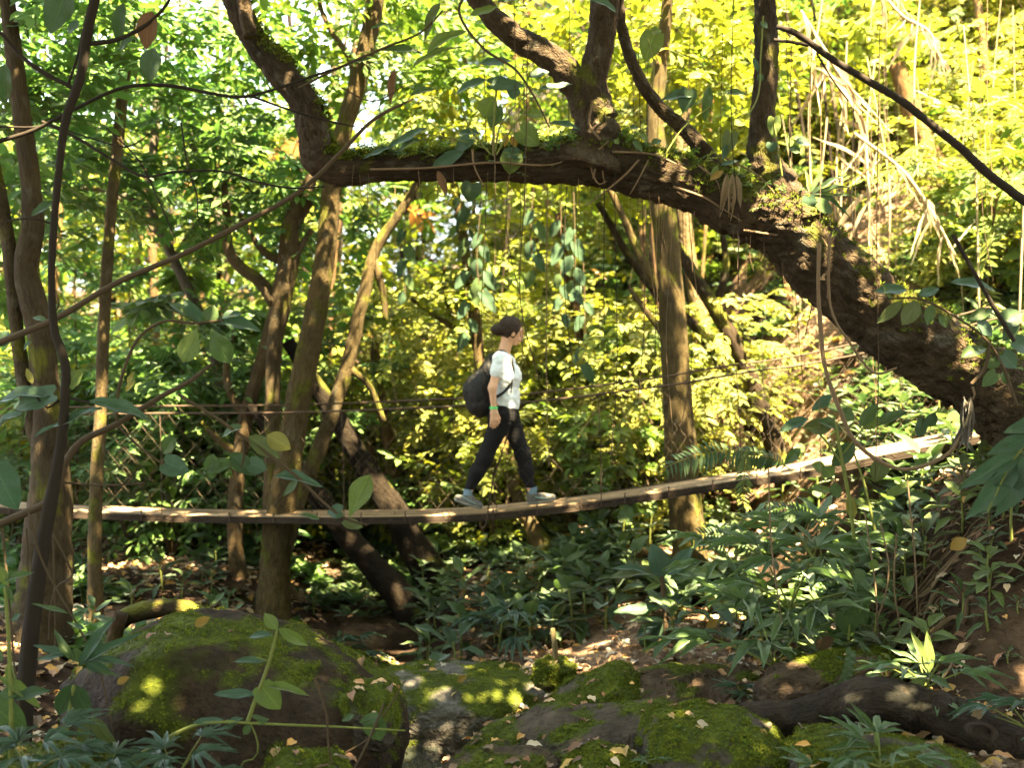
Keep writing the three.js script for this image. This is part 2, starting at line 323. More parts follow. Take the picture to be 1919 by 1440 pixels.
boulder('mossy_mound', 'mossy mound on the bank directly behind the log', at(1550, 1310, 6.3), V(0.42, 0.26, 0.3), 0.1, { moss: 0.5, s: 35, tufts: 4500, stone: [0.1, 0.065, 0.04] });
boulder('flat_stone', 'brown ledge strewn with dead leaves above the mossy slab', at(1290, 1330, 6.9), V(0.5, 0.26, 0.4), 0.05, { moss: 0.18, stone: [0.095, 0.06, 0.038], s: 38, tufts: 500, block: 0.3 });
boulder('brown_stone', 'brown stone cut off by the bottom edge near the water', at(940, 1458, 5.3), V(0.3, 0.11, 0.25), 0, { moss: 0.15, stone: [0.09, 0.06, 0.038], s: 41, tufts: 300 });
boulder('mossy_stone', 'moss covered stone at the foot of the huge boulder', at(575, 1465, 4.7), V(0.2, 0.12, 0.2), 0, { moss: 0.7, s: 44, tufts: 2000 });
boulder('mossy_stone', 'mossy stone in the bottom corner under the grassy leaves', at(70, 1475, 4.6), V(0.35, 0.14, 0.25), 0, { moss: 0.7, s: 47, tufts: 2500 });
boulder('mossy_mound', 'small green mound behind the bend of the log', at(1810, 1325, 5.9), V(0.17, 0.2, 0.2), 0.2, { moss: 0.6, s: 50, tufts: 1500 });
boulder('stream_stone', 'pale stone lying upstream of the huge boulder', at(690, 1285, 9.2), V(0.35, 0.2, 0.3), 0, { moss: 0.1, stone: [0.28, 0.2, 0.15], s: 53, tufts: 0 });
boulder('stream_stone', 'low stone upstream between the flat boulder and the slope', at(780, 1265, 9.6), V(0.3, 0.16, 0.3), 0, { moss: 0.25, stone: [0.18, 0.13, 0.1], s: 56, tufts: 0 });

// ------------------------------------------------------------ trees
const barkPaint = (base, moss, s = 0, pale = 0.28) => (p, d) => {
  const a = 0.7 + 0.9 * (0.5 + fbm(p.x * 4 + s, p.y * 2, p.z * 4, 3)), k = smooth(0.0, 0.2, moss - 0.6 + 0.35 * d.y + 1.5 * fbm(p.x * 5 + s, p.y * 4, p.z * 5, 4)), l = smooth(0.2, 0.32, fbm(p.x * 9 + s, p.y * 7 + 4, p.z * 9, 3)) * pale;
  return [0, 1, 2].map(i => lerp(lerp(base[i] * 0.68 * a, [0.2, 0.185, 0.145][i], l), [0.1, 0.1, 0.015][i] * a, k));
};
const BROWN = [0.16, 0.095, 0.045], DARK = [0.045, 0.03, 0.018], GOLD = [0.24, 0.15, 0.06];
/** path given as [px, py, width in px, depth]; depth carries on from the entry before */
function path(list) { let d = 9; const pts = [], rad = []; for (const [x, y, w, dd] of list) { d = dd ?? d; pts.push(at(x, y, d)); rad.push(w / 2 / F * d); } return [pts, rad]; }
function rooted(pts, rad, flare = 1.7) { // carry a trunk on down into the ground
  const e = pts[pts.length - 1], b = pts[pts.length - 2], dir = e.clone().sub(b).normalize(); dir.y = Math.min(dir.y, -0.5); dir.normalize();
  const q = e.clone(); let k = 0; while (q.y > height(q.x, q.z) - 0.05 && k++ < 300) q.addScaledVector(dir, 0.04);
  if (q.distanceTo(e) > 0.05) { q.addScaledVector(dir, 0.75); pts.push(q); rad.push(rad[rad.length - 1] * flare); } else rad[rad.length - 1] *= flare;
  return q;
}
function tree(name, label, trunk, o = {}) {
  const { branches = [], base = BROWN, moss = 0.35, crown = [], green = [0.06, 0.11, 0.02], kind = 0, group, seg = 26, pale, spread = 1, flare } = o;
  const [pts, rad] = path(trunk), foot = rooted(pts, rad, flare), t = thing(name, foot, label, 'tree', group), s = rr(0, 50);
  const mat = rad[0] * 2 > 0.12 ? M.bark : M.barkSmall;
  part('trunk', limb(pts, rad, { seg, paint: barkPaint(base, moss, s, pale), lump: 0.09, fiss: 0.09, step: 0.045 }), mat, t);
  for (const b of branches) { const [bp, br] = path(b); part('branch', limb(bp, br, { seg: 8, paint: barkPaint(base, moss, s, pale), lump: 0.12, step: 0.06 }), M.barkSmall, t); }
  const pl = [];
  for (const [px, py, d, rx, ry, n, dz] of crown) { const c = at(px, py, d); for (let i = 0; i < n; i++) { const p = blob(c, rx, ry, dz ?? rx * 0.8); pl.push({ p, q: hang(), s: rr(0.75, 1.25) * spread, c: tint(green) }); } }
  if (pl.length) sprays('crown', t, pl, SPRAYS[kind]);
  return t;
}
const LG = [0.075, 0.15, 0.022], YG = [0.18, 0.2, 0.012], MG = [0.1, 0.16, 0.015];
// the tree that arches over the bridge
{
  const [pts, rad] = path([[395, -120, 40, 7.0], [440, 0, 44, 7.0], [478, 75, 48], [530, 140, 52], [575, 200, 56], [590, 260, 60], [600, 300, 66], [640, 318, 62], [720, 312, 58], [820, 312, 60], [920, 310, 64], [1020, 305, 72], [1110, 300, 92], [1200, 322, 96], [1290, 345, 96], [1380, 385, 110], [1460, 420, 122], [1540, 490, 130], [1620, 565, 134], [1720, 640, 140], [1820, 705, 150], [1900, 760, 170], [1960, 830, 210]]);
  const foot = rooted(pts, rad, 1.3), t = thing('arching_tree', foot, 'massive dark tree trunk arching from the right bank over the bridge', 'tree');
  const pa = barkPaint([0.1, 0.07, 0.042], 0.33, 3, 0.5);
  part('trunk', limb(pts, rad, { seg: 60, paint: pa, lump: 0.15, fine: 0.22, fiss: 0.1, freq: 4, step: 0.024 }), M.bark, t);
  const bs = [
    [[1105, 325, 150, 7.0], [1118, 268, 100], [1113, 215, 70], [1110, 150, 56], [1125, 80, 52], [1135, 0, 50], [1150, -120, 46]],
    [[1122, 235, 78, 7.03], [1080, 158, 58], [1030, 105, 50], [975, 75, 46], [925, 35, 40], [870, -40, 36], [800, -140, 30]],
    [[1470, 430, 170, 7.05], [1444, 350, 104], [1430, 290, 58], [1430, 210, 44], [1436, 120, 44], [1434, 0, 42], [1440, -140, 40]],
    [[1352, 330, 44, 7.15], [1288, 248, 28], [1240, 205, 25], [1205, 160, 24], [1180, 105, 22], [1163, 40, 20], [1160, -60, 18]],
    [[470, 70, 26, 6.9], [460, 20, 26], [452, -60, 24]],
  ];
  for (const b of bs) { const [bp, br] = path(b); part('limb', limb(bp, br, { seg: 32, paint: pa, lump: 0.16, fine: 0.22, fiss: 0.1, freq: 4, step: 0.026 }), M.bark, t); }
  // rootlets that cling to the trunk and hang from it
  const roots = [[[1140, 265], [1110, 300], [1125, 345], [1133, 340]], [[1125, 290], [1110, 330], [1108, 335]], [[1128, 268], [1132, 320], [1133, 345]], [[1195, 300], [1170, 330], [1130, 360], [1100, 385]], [[1215, 300], [1195, 335], [1180, 365]], [[1125, 262], [1108, 235], [1115, 200], [1130, 202]], [[690, 318], [800, 315], [920, 305], [1040, 308], [1090, 285]], [[1395, 432], [1460, 440], [1530, 435], [1600, 470]], [[1460, 435], [1505, 390]], [[1480, 395], [1520, 420], [1550, 470], [1548, 560]], [[1350, 290], [1420, 330], [1475, 390]], [[1260, 350], [1320, 372], [1390, 415]], [[1150, 285], [1220, 290], [1290, 320]], [[1640, 560], [1680, 620], [1720, 660]], [[1760, 640], [1800, 690], [1815, 740]], [[1310, 310], [1345, 340], [1355, 385]], [[885, 280], [890, 310], [905, 350]], [[925, 262], [930, 300], [926, 345]]];
  for (const r of roots) { const w = rr(0.004, 0.009); part('aerial_root', limb(r.map(([x, y]) => at(x + rr(-4, 4), y, 6.82 + rr(-0.03, 0.02))), [w, w * 0.9, w * 0.5], { seg: 6, lump: 0.15, step: 0.04 }), M.root, t); }
  for (let i = 0; i < 46; i++) { const x = rr(660, 1500), y = x < 1100 ? 335 : lerp(345, 480, (x - 1100) / 400), l = rr(20, 110), w = rr(0.0012, 0.0028); const d = 7.0 + rr(-0.12, 0.15); part('aerial_root', limb([at(x, y - 25, d), at(x + rr(-6, 6), y + l * 0.5, d), at(x + rr(-10, 10), y + l, d)], [w, w * 0.5], { seg: 4, lump: 0, step: 0.06 }), M.root, t); }
  // moss and small ferns on the bark
  const tr = t.children[0].geometry, P = tr.attributes.position, N = tr.attributes.normal, pl = [], v = V(0, 0, 0);
  for (let k = 0; k < 40000 && pl.length < 9000; k++) { const i = Math.floor(rnd() * P.count); v.fromBufferAttribute(P, i).add(foot); if (fbm(v.x * 3, v.y * 3, v.z * 3, 3) + 0.6 * N.getY(i) < 0.25) continue; const nn = V(N.getX(i), N.getY(i), N.getZ(i)); pl.push({ p: v.clone().add(V(rr(-0.03, 0.03), rr(-0.01, 0.005), rr(-0.03, 0.03))), q: new THREE.Quaternion().setFromUnitVectors(V(0, 1, 0), nn.lerp(V(0, 1, 0), 0.3).normalize()).multiply(turned(0, rr(0, 6), 0)), s: rr(0.7, 1.9), c: tint(MOSS, 0.5) }); }
  sprays('moss', t, pl, mossGeo, mossMat);
  const fz = []; for (let k = 0; k < 9000 && fz.length < 900; k++) { const i = Math.floor(rnd() * P.count); v.fromBufferAttribute(P, i).add(foot); if (fbm(v.x * 1.7 + 9, v.y * 1.7, v.z * 1.7, 3) + 0.5 * N.getY(i) < 0.35) continue; fz.push({ p: v.clone(), q: turned(rr(-0.6, 0.6), rr(0, 6.28), rr(-0.4, 0.9)), s: rr(0.12, 0.3), c: tint(pick([MG, [0.07, 0.12, 0.03], YG])) }); }
  sprays('small_leaves', t, fz, SPRAYS[2]);
  // its crown spreads high over the stream, above what the camera sees
  const gap = (x, y, z) => { const o = V(x, y, z).sub(at(1400, 365, 7.1)), k = o.dot(SUN); return o.addScaledVector(SUN, -k).length() < 0.5; }; // an opening in the leaves through which the sun falls on the bend of the trunk
  const cr = []; for (let i = 0; i < 6600; i++) { const x = rr(-5, 8), d = rr(-7, Math.abs(x - 0.8) < 2.2 ? 7.0 : 6.4), y = 3.4 + 0.47 * Math.max(0, d) + Math.max(0, 3.5 - Math.max(0, d)) * 0.9 + rr(0, 2.2); if (fbm(x * 0.5, 5, d * 0.5, 2) < -0.5 || gap(x, y, -d) || (d > 4.8 && x > 3.3)) continue; cr.push({ p: V(x, y, -d), q: hang(), s: rr(1.1, 1.7), c: tint([0.17, 0.22, 0.015]) }); }
  sprays('crown', t, cr, SPRAYS[3]);
  for (const b of [[[1150, -120, 46, 7.05], [1200, -300, 34, 6.5], [1300, -520, 20, 5.5]], [[1440, -140, 40, 7.1], [1500, -330, 28, 7], [1650, -600, 14, 6]], [[800, -140, 30, 7.05], [700, -320, 20, 6.6], [500, -600, 10, 5.6]]]) { const [bp, br] = path(b); part('limb', limb(bp, br, { seg: 10, paint: pa }), M.bark, t); }
}
// trees behind the bridge, from the left edge to the right
tree('forked_tree', 'brown forked tree with sunlit patches and a wide foot at the left edge', [[5, -60, 30, 7.6], [22, 60, 30], [40, 210, 34], [58, 340, 36], [62, 430, 42], [50, 500, 46], [75, 620, 48], [88, 740, 50], [95, 850, 66], [92, 980, 84], [84, 1090, 100], [80, 1150, 110]],
  { base: [0.09, 0.064, 0.034], moss: 0.34, branches: [[[80, 840, 40, 7.62], [50, 740, 28], [30, 600, 26], [18, 470, 28], [-10, 330, 32], [-40, 200, 30]]], crown: [[60, 60, 8.2, 0.9, 0.8, 150], [-20, 300, 8.6, 0.6, 1.2, 80]], green: LG });
tree('slim_tree', 'slim straight tan trunk second from the left edge', [[255, -60, 22, 9], [240, 80, 22], [222, 260, 22], [207, 420, 20], [200, 520, 22], [194, 640, 22], [190, 760, 22], [182, 900, 24], [178, 1040, 26], [180, 1140, 30]], { base: [0.13, 0.095, 0.045], moss: 0.28, crown: [[260, 60, 9.4, 1.3, 0.7, 220], [140, 330, 9.8, 0.8, 0.6, 120]], green: LG });
tree('forked_sapling', 'thin forked grey trunk with spreading limbs in the leafy left part', [[300, 120, 15, 11], [292, 230, 16], [286, 390, 17], [318, 470, 18], [362, 560, 20], [395, 640, 20], [420, 760, 20], [425, 900, 22], [420, 1000, 24]], { base: [0.13, 0.11, 0.08], moss: 0.3, branches: [[[286, 395, 14, 11], [215, 360, 11], [120, 352, 8]], [[300, 440, 12, 11], [255, 400, 10], [200, 350, 7]], [[325, 150, 14, 11], [345, 220, 14], [380, 330, 16], [410, 400, 18], [436, 480, 18], [470, 520, 18]], [[330, 480, 12, 11], [370, 420, 9], [430, 360, 6]]], crown: [[260, 260, 11.2, 1.5, 0.9, 170], [420, 160, 11.4, 1.2, 0.7, 120], [80, 140, 11.6, 1.2, 0.9, 100]], green: LG, kind: 1 });
tree('crooked_tree', 'crooked dark trunk with a knotted elbow beneath the arching limb', [[585, 330, 22, 9.8], [566, 380, 40], [545, 430, 34], [540, 490, 38], [528, 560, 40], [516, 640, 30], [512, 720, 28], [510, 830, 28], [508, 960, 30], [505, 1080, 34]], { base: [0.11, 0.08, 0.042], moss: 0.36, branches: [[[516, 570, 26, 9.8], [490, 530, 24], [450, 500, 22], [430, 470, 20], [425, 400, 16], [420, 330, 12]], [[545, 490, 20, 9.8], [505, 480, 15], [470, 440, 11], [450, 400, 8]], [[520, 555, 18, 9.8], [548, 520, 16], [560, 470, 13], [585, 430, 10]]], crown: [[440, 330, 10, 0.9, 0.7, 140], [600, 420, 10.5, 0.6, 0.5, 50]], green: LG });
tree('leaning_sapling', 'reddish thin trunk that leans beside the crooked trunk and stands on the far bank', [[520, 560, 18, 10.3], [500, 640, 24], [478, 720, 26], [462, 780, 28], [450, 860, 28], [440, 960, 28], [443, 1040, 30], [455, 1140, 32]], { base: [0.13, 0.09, 0.045], moss: 0.3, branches: [[[460, 780, 18, 10.3], [430, 730, 15], [425, 680, 12], [440, 620, 9]], [[455, 860, 16, 10.3], [400, 815, 13], [380, 790, 10]]], crown: [[400, 640, 10.8, 0.8, 0.5, 60]], green: LG });
tree('tall_tree', 'tall golden-brown trunk that passes behind the elbow of the arching limb', [[715, -80, 34, 9.5], [695, 50, 34], [668, 165, 34], [640, 260, 34], [622, 360, 36], [612, 460, 38], [592, 590, 42], [566, 715, 46], [545, 840, 50], [527, 960, 54], [517, 1060, 58], [512, 1150, 70]], { base: [0.14, 0.1, 0.04], moss: 0.38, branches: [[[672, 150, 14, 9.5], [650, 100, 12], [610, 40, 9], [590, -40, 8]]], crown: [[640, 40, 10, 1.2, 0.8, 130], [800, 100, 10.5, 0.9, 0.8, 90], [640, -290, 8, 1.7, 0.8, 90, 1.3]], green: MG });
tree('slanting_tree', 'mossy slanting trunk that crosses the tall golden-brown one low down', [[800, 300, 9, 9.9], [780, 345, 12], [748, 400, 17], [706, 465, 21], [678, 570, 24], [655, 670, 26], [628, 760, 28], [595, 850, 30], [560, 930, 34], [535, 1010, 38]], { base: [0.11, 0.08, 0.035], moss: 0.42, branches: [[[700, 480, 16, 9.9], [720, 560, 14], [722, 600, 9]], [[752, 400, 14, 9.9], [790, 330, 11], [830, 250, 8]], [[655, 690, 14, 9.9], [690, 720, 12], [720, 790, 10]]], crown: [[860, 250, 10.4, 0.9, 0.6, 80]], green: YG });
tree('leaning_tree', 'dark leaning trunk under the bridge, the thicker one with ivy', [[540, 640, 26, 10.6], [640, 800, 38], [690, 885, 44], [745, 970, 54], [785, 1040, 62], [830, 1110, 74], [885, 1195, 92]], { base: [0.028, 0.019, 0.011], moss: 0.22, pale: 0, flare: 1.05, crown: [[560, 560, 11.2, 0.7, 0.6, 50]], green: MG });
tree('leaning_tree', 'dark leaning trunk under the bridge, the thinner one on the stream side', [[470, 760, 20, 10.2], [560, 880, 34], [620, 965, 42], [680, 1040, 46], [730, 1095, 54], [790, 1165, 70]], { base: [0.028, 0.019, 0.011], moss: 0.22, pale: 0, flare: 1.05 });
tree('vine_tree', 'thin dark leafy trunk just behind the walker', [[830, 250, 14, 10.8], [865, 420, 18], [878, 520, 20], [890, 600, 22], [900, 680, 22], [925, 780, 24], [948, 850, 26], [965, 910, 30], [995, 985, 34], [1035, 1060, 38]], { base: [0.12, 0.085, 0.035], moss: 0.5, branches: [[[885, 640, 14, 10.8], [850, 615, 12], [800, 580, 10], [770, 560, 7]], [[850, 600, 8, 10.8], [835, 560, 8], [832, 500, 6]]], crown: [[880, 480, 10.9, 0.35, 0.9, 45], [820, 560, 10.9, 0.5, 0.4, 30]], green: YG });
tree('straight_tree', 'straight thick brown trunk standing behind the bridge right of the walker', [[1260, -100, 22, 9.6], [1245, 60, 24], [1228, 220, 32], [1236, 340, 44], [1248, 440, 48], [1258, 560, 50], [1266, 680, 54], [1272, 790, 58], [1280, 900, 62], [1290, 1000, 66], [1298, 1090, 76], [1302, 1140, 96]], { base: [0.12, 0.088, 0.036], moss: 0.42, branches: [[[1252, 560, 20, 9.6], [1225, 525, 18], [1195, 470, 15], [1160, 390, 13], [1125, 320, 10]], [[1255, 640, 16, 9.6], [1215, 590, 12], [1180, 540, 9]]], crown: [[1200, 60, 10.2, 1.2, 0.7, 120], [1330, 150, 10.4, 0.8, 0.8, 90]], green: YG });
tree('diagonal_tree', 'dark diagonal trunk right of the straight one, thicker of the pair', [[1200, 330, 18, 11], [1250, 420, 22], [1290, 500, 24], [1340, 580, 28], [1385, 660, 32], [1420, 750, 34], [1450, 830, 38], [1470, 900, 44]], { base: DARK, moss: 0.45, branches: [[[1340, 580, 16, 11], [1360, 500, 14], [1350, 420, 10]]], crown: [[1180, 260, 11.4, 0.8, 0.7, 80]], green: YG });
tree('diagonal_tree', 'dark diagonal trunk right of the straight one, thinner of the pair', [[1120, 380, 12, 11.6], [1185, 490, 15], [1240, 560, 18], [1300, 610, 20], [1350, 680, 22], [1400, 780, 26], [1420, 860, 30]], { base: DARK, moss: 0.4, crown: [[1100, 330, 11.8, 0.7, 0.5, 50]], green: YG });
tree('slim_tree', 'thin brown trunk between the walker and the straight tree', [[1045, 400, 12, 12], [1065, 520, 16], [1085, 610, 18], [1105, 700, 20], [1125, 830, 22], [1135, 940, 26]], { base: BROWN, moss: 0.35, crown: [[1050, 450, 12.2, 0.5, 0.7, 40]], green: YG });
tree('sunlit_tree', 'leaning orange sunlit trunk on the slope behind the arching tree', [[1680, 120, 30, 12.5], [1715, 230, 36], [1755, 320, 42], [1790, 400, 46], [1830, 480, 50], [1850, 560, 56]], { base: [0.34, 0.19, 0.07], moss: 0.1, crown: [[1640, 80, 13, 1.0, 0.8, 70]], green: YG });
tree('slim_tree', 'slim trunk rising beside the upper part of the arching tree', [[1300, -60, 24, 12.4], [1290, 120, 26], [1275, 300, 28], [1290, 480, 28], [1320, 640, 30], [1340, 800, 34]], { base: [0.22, 0.16, 0.08], moss: 0.2, crown: [[1330, 40, 12.8, 1.2, 0.8, 90]], green: YG });
tree('curving_tree', 'curved brown trunk in the gap below the slanting tree', [[700, 640, 18, 11.8], [712, 740, 22], [728, 830, 24], [738, 910, 26], [760, 1000, 30]], { base: [0.18, 0.11, 0.045], moss: 0.35, branches: [[[735, 905, 12, 11.8], [705, 880, 11], [690, 830, 9]]], crown: [[700, 560, 12.2, 0.9, 0.6, 60]], green: YG });
// slim stems deep in the wood
for (let i = 0; i < 76; i++) {
  const d = rr(12.5, 21), px = rr(-60, 1980), lean = rr(-110, 110) + (px > 1000 ? -60 : 0), w = rr(0.03, 0.13) * F / d;
  const foot = at(px, 0, d), py = 720 + (EYE - height(foot.x, foot.z)) / d * F;
  const b = pick([0, 1, 2, 2, 2, 3]), look = ['brown', 'golden', 'dark', 'grey-brown'][b];
  tree('wood_tree', `slim ${look} trunk deep in the wood behind the bridge`, [[px + lean * 1.6, py - 1500, w * 0.5, d], [px + lean + rr(-30, 30), py - 900, w * 0.7], [px + lean * 0.4 + rr(-20, 20), py - 420, w * 0.85], [px, py - 20, w]], { base: [BROWN, GOLD, DARK, [0.2, 0.15, 0.09]][b], moss: rr(0.1, 0.45), seg: 8, group: `slim ${look} trunks deep in the wood`, crown: [[px + lean, py - 900, d, 1.3, 1.3, px < 700 ? 10 : 26]], green: pick([LG, YG, YG, MG]), kind: i % 4 });
}
// leafy mass of the far wood and the slope
{
  const pl = [];
  for (let i = 0; i < 27000; i++) {
    const d = 13.5 + 15 * Math.pow(rnd(), 0.8), px = rr(-120, 2040), x = (px - 960) / F * d, h0 = height(x, -d);
    const top = lerp(5, 9.2, smooth(-4.5, 1.5, x)) * lerp(1, 1.25, (d - 13) / 15), y = h0 + 0.1 + (top - 0.1) * Math.pow(rnd(), 0.85);
    if (fbm(x * 0.55, y * 0.55, d * 0.5, 3) < -0.1 - 0.05 * (x > 0)) continue;
    pl.push({ p: V(x, y, -d), q: hang(), s: rr(0.7, 1.35), c: tint(rnd() < 0.03 ? [0.22, 0.11, 0.03] : pick([YG, YG, YG, MG, MG, [0.07, 0.13, 0.016], [0.05, 0.1, 0.014]]), 0.4) });
  }
  const share = [0, 0, 1, 1, 2, 2, 3, 3, 4, 5]; for (let k = 0; k < 6; k++) tag(sprays('wood_foliage', scene, pl.filter((_, i) => share[i % 10] === k), SPRAYS[k]), ['dense yellow-green foliage of the far wood behind the bridge', 'broad leaved foliage of the far wood behind the bridge', 'fine leaved foliage of the far wood behind the bridge', 'large leaved foliage of the far wood behind the bridge', 'very broad leaved foliage of the far wood behind the bridge', 'feathery narrow leaved foliage of the far wood behind the bridge'][k], 'foliage', 'foliage of the far wood', 'stuff');
}

{ // the wood carried on beside and behind the camera, unseen, added to block sky
  const pl = []; for (let i = 0; i < 1500; i++) { const a = rr(0.0, Math.PI) * 1.24 - 0.38, r = rr(6.5, 11), x = Math.cos(a) * r, z = Math.sin(a) * r + 1.0, y = height(x, z) + 9 * rnd(); pl.push({ p: V(x, y, z), q: hang(), s: rr(1.8, 2.8), c: tint(MG) }); }
  tag(sprays('wood_foliage', scene, pl, SPRAYS[3]), 'unseen wood foliage added around the near bank to block sky light', 'foliage', 'added foliage out of view', 'stuff');
}

// ------------------------------------------------------------ undergrowth: shrubs behind the bridge and on the slope
function shrub(label, h, n, green, kind, broad) {
  const t = thing('shrub', V(0, 0, 0), label, 'shrub', label + ' (many)');
  for (let i = 0; i < 4; i++) { const a = i * 1.6 + rr(-0.5, 0.5), e = V(Math.cos(a) * h * 0.3, h * rr(0.7, 0.95), Math.sin(a) * h * 0.3); mesh('stem', limb([V(0, -0.1, 0), e.clone().multiplyScalar(0.5).add(V(rr(-0.05, 0.05), 0.1, rr(-0.05, 0.05))), e], [0.016, 0.011, 0.004], { seg: 5, step: 0.15 }), M.twig, t); }
  const pl = []; for (let i = 0; i < n; i++) { const y = Math.pow(rnd(), 0.7), a = rr(0, 6.283), r = h * (0.12 + 0.42 * y) * Math.sqrt(rnd()); pl.push({ p: V(Math.cos(a) * r, 0.1 + y * h, Math.sin(a) * r), q: turned(rr(-0.4, 0.4), -a + rr(-0.7, 0.7), rr(-0.7, 0.4)), s: rr(0.8, 1.25) * broad, c: tint(green) }); }
  sprays('foliage', t, pl, SPRAYS[kind]); scene.remove(t); taken['shrub']--; return t;
}
const kinds = [shrub('yellow-green leafy shrub in the sunny undergrowth behind the bridge', 1.7, 170, YG, 0, 0.72), shrub('broad leaved green shrub in the undergrowth behind the bridge', 1.3, 95, MG, 3, 0.85), shrub('fine leaved pale shrub in the undergrowth behind the bridge', 2.1, 200, [0.2, 0.2, 0.02], 2, 0.75), shrub('dark green glossy shrub in the shade on the left bank', 1.6, 120, LG, 1, 0.9), shrub('large leaved shrub standing out of the undergrowth behind the bridge', 1.5, 42, MG, 4, 0.85), shrub('feathery narrow leaved shrub in the undergrowth behind the bridge', 1.7, 70, YG, 5, 0.9)];
for (let i = 0, k = 0; i < 900 && k < 190; i++) {
  const d = 10.8 + 9 * Math.pow(rnd(), 1.2), px = rr(-80, 2000), x = (px - 960) / F * d, z = -d;
  if (Math.abs(x - bedX(d)) < 0.9 && d < 12) continue;
  if (px > 1430 && px < 1830 && d < 14.5 && rnd() < 0.85) continue; // bare sunny ground below the arching trunk
  if (x > -1.5 && x < 3.2 && d < 15 && fbm(x * 0.7, 2, d * 0.7, 2) > 0.12) continue; // clearings of bare litter
  copy(kinds[pick(x < -2.2 ? [3, 3, 3, 0, 1, 4] : [0, 0, 1, 2, 2, 4, 5])], ground(x, z), rr(0, 6.28), rr(0.55, 1.25)); k++;
}
// slender leafy saplings between the trunks on the left
{
  const proto = ['glossy', 'broad leaved'].map((look, q) => {
    const label = `slender ${look} sapling among the trunks on the left`, t = thing('slender_sapling', V(0, 0, 0), label, 'sapling', label + ' (several)'), h = 3.6, bend = q ? 0.25 : -0.2;
    mesh('stem', limb([V(0, -0.1, 0), V(bend * 0.3, h * 0.4, 0), V(bend, h, 0.1)], [0.02, 0.014, 0.005], { seg: 6, step: 0.15 }), M.twig, t);
    for (let i = 0; i < 9; i++) { const y = lerp(0.8, 3.4, i / 8), a = i * 2.4, l = lerp(0.7, 0.3, i / 8), o = V(bend * y / h, y, 0); mesh('twig', limb([o, o.clone().add(V(Math.cos(a) * l * 0.6, 0.14, Math.sin(a) * l * 0.6)), o.clone().add(V(Math.cos(a) * l, 0.12, Math.sin(a) * l))], [0.008, 0.005, 0.003], { seg: 5, step: 0.1 }), M.twig, t); }
    const pl = []; for (let i = 0; i < 120; i++) { const k = Math.floor(rnd() * 9), y = lerp(0.8, 3.4, k / 8), a = k * 2.4 + rr(-0.5, 0.5), l = lerp(0.7, 0.3, k / 8) * rr(0.3, 1.1); pl.push({ p: V(bend * y / h + Math.cos(a) * l, y + 0.12 + rr(-0.1, 0.1), Math.sin(a) * l), q: turned(rr(-0.4, 0.4), -a + rr(-0.6, 0.6), rr(-0.6, 0.2)), s: rr(0.7, 1.1), c: tint(q ? MG : LG) }); }
    sprays('foliage', t, pl, SPRAYS[q ? 4 : 1]); scene.remove(t); taken['slender_sapling']--; return t; });
  for (const [px, d, s] of [[20, 10.9, 1], [145, 11.2, 0.9], [350, 11.4, 0.9], [660, 12, 0.8], [240, 12.2, 1.0]]) { const x = (px - 960) / F * d; copy(pick(proto), ground(x, -d), rr(0, 6), s); }
}
// herbs and small bushes on the near slope and under the bridge
const litterGeo = blade('ell', 6, { droop: 0.3, fold: 0.35, wave: 0.035 }).scale(0.11, 0.11, 0.055);
{
  const pl = [];
  for (let i = 0; i < 20000; i++) {
    const d = 4 + 13 * Math.pow(rnd(), 0.9), x = rr(-0.62, 0.62) * d * 0.95 + 0.3, z = -d, r = x - bedX(d); if (Math.abs(r) < 0.45) continue;
    const y = height(x, z), sl = Math.hypot(height(x + 0.1, z) - y, height(x, z + 0.1) - y) * 10; if (sl > 0.7 && rnd() < 0.8) continue; pl.push({ p: V(x, y + rr(0.005, 0.035), z), q: turned(rr(-0.5, 0.5), rr(0, 6.28), rr(-0.4, 0.4)), s: rr(0.45, 1.1), c: tint(pick([[0.3, 0.17, 0.08], [0.4, 0.27, 0.16], [0.2, 0.1, 0.05], [0.46, 0.34, 0.22], [0.45, 0.25, 0.06]]), 0.3) });
  }
  tag(sprays('leaf_litter', scene, pl, litterGeo, litterMat), 'dead brown and tan leaves scattered over the forest floor', 'leaf litter', null, 'stuff');
}
{
  const herb = mergeGeometries([0, 1, 2, 3, 4, 5].map(i => { const g = smallLeaf(0.1, 0.05, 0.2); g.rotateZ(rr(0.1, 0.8)); g.rotateY(i * 1.05 + rr(-0.3, 0.3)); g.translate(0, 0.04, 0); return g; }));
  const pl = [];
  for (let i = 0; i < 12000; i++) {
    const d = 7.5 + 10 * Math.pow(rnd(), 1.1), x = rr(-0.6, 0.6) * d, z = -d, r = x - bedX(d); if (d < 9.5 && r > -0.5 && r < 2.4) continue; 
    if (fbm(x * 0.9, 7, z * 0.9, 3) < -0.02) continue;
    pl.push({ p: V(x, height(x, z), z), q: turned(rr(-0.3, 0.3), rr(0, 6.28), rr(-0.3, 0.3)), s: rr(0.7, 2.2), c: tint(x < -2 ? LG : [0.08, 0.13, 0.03]) });
  }
  tag(sprays('ground_cover', scene, pl, herb), 'low leafy herbs covering the slope behind the stream', 'ground cover', null, 'stuff');
}
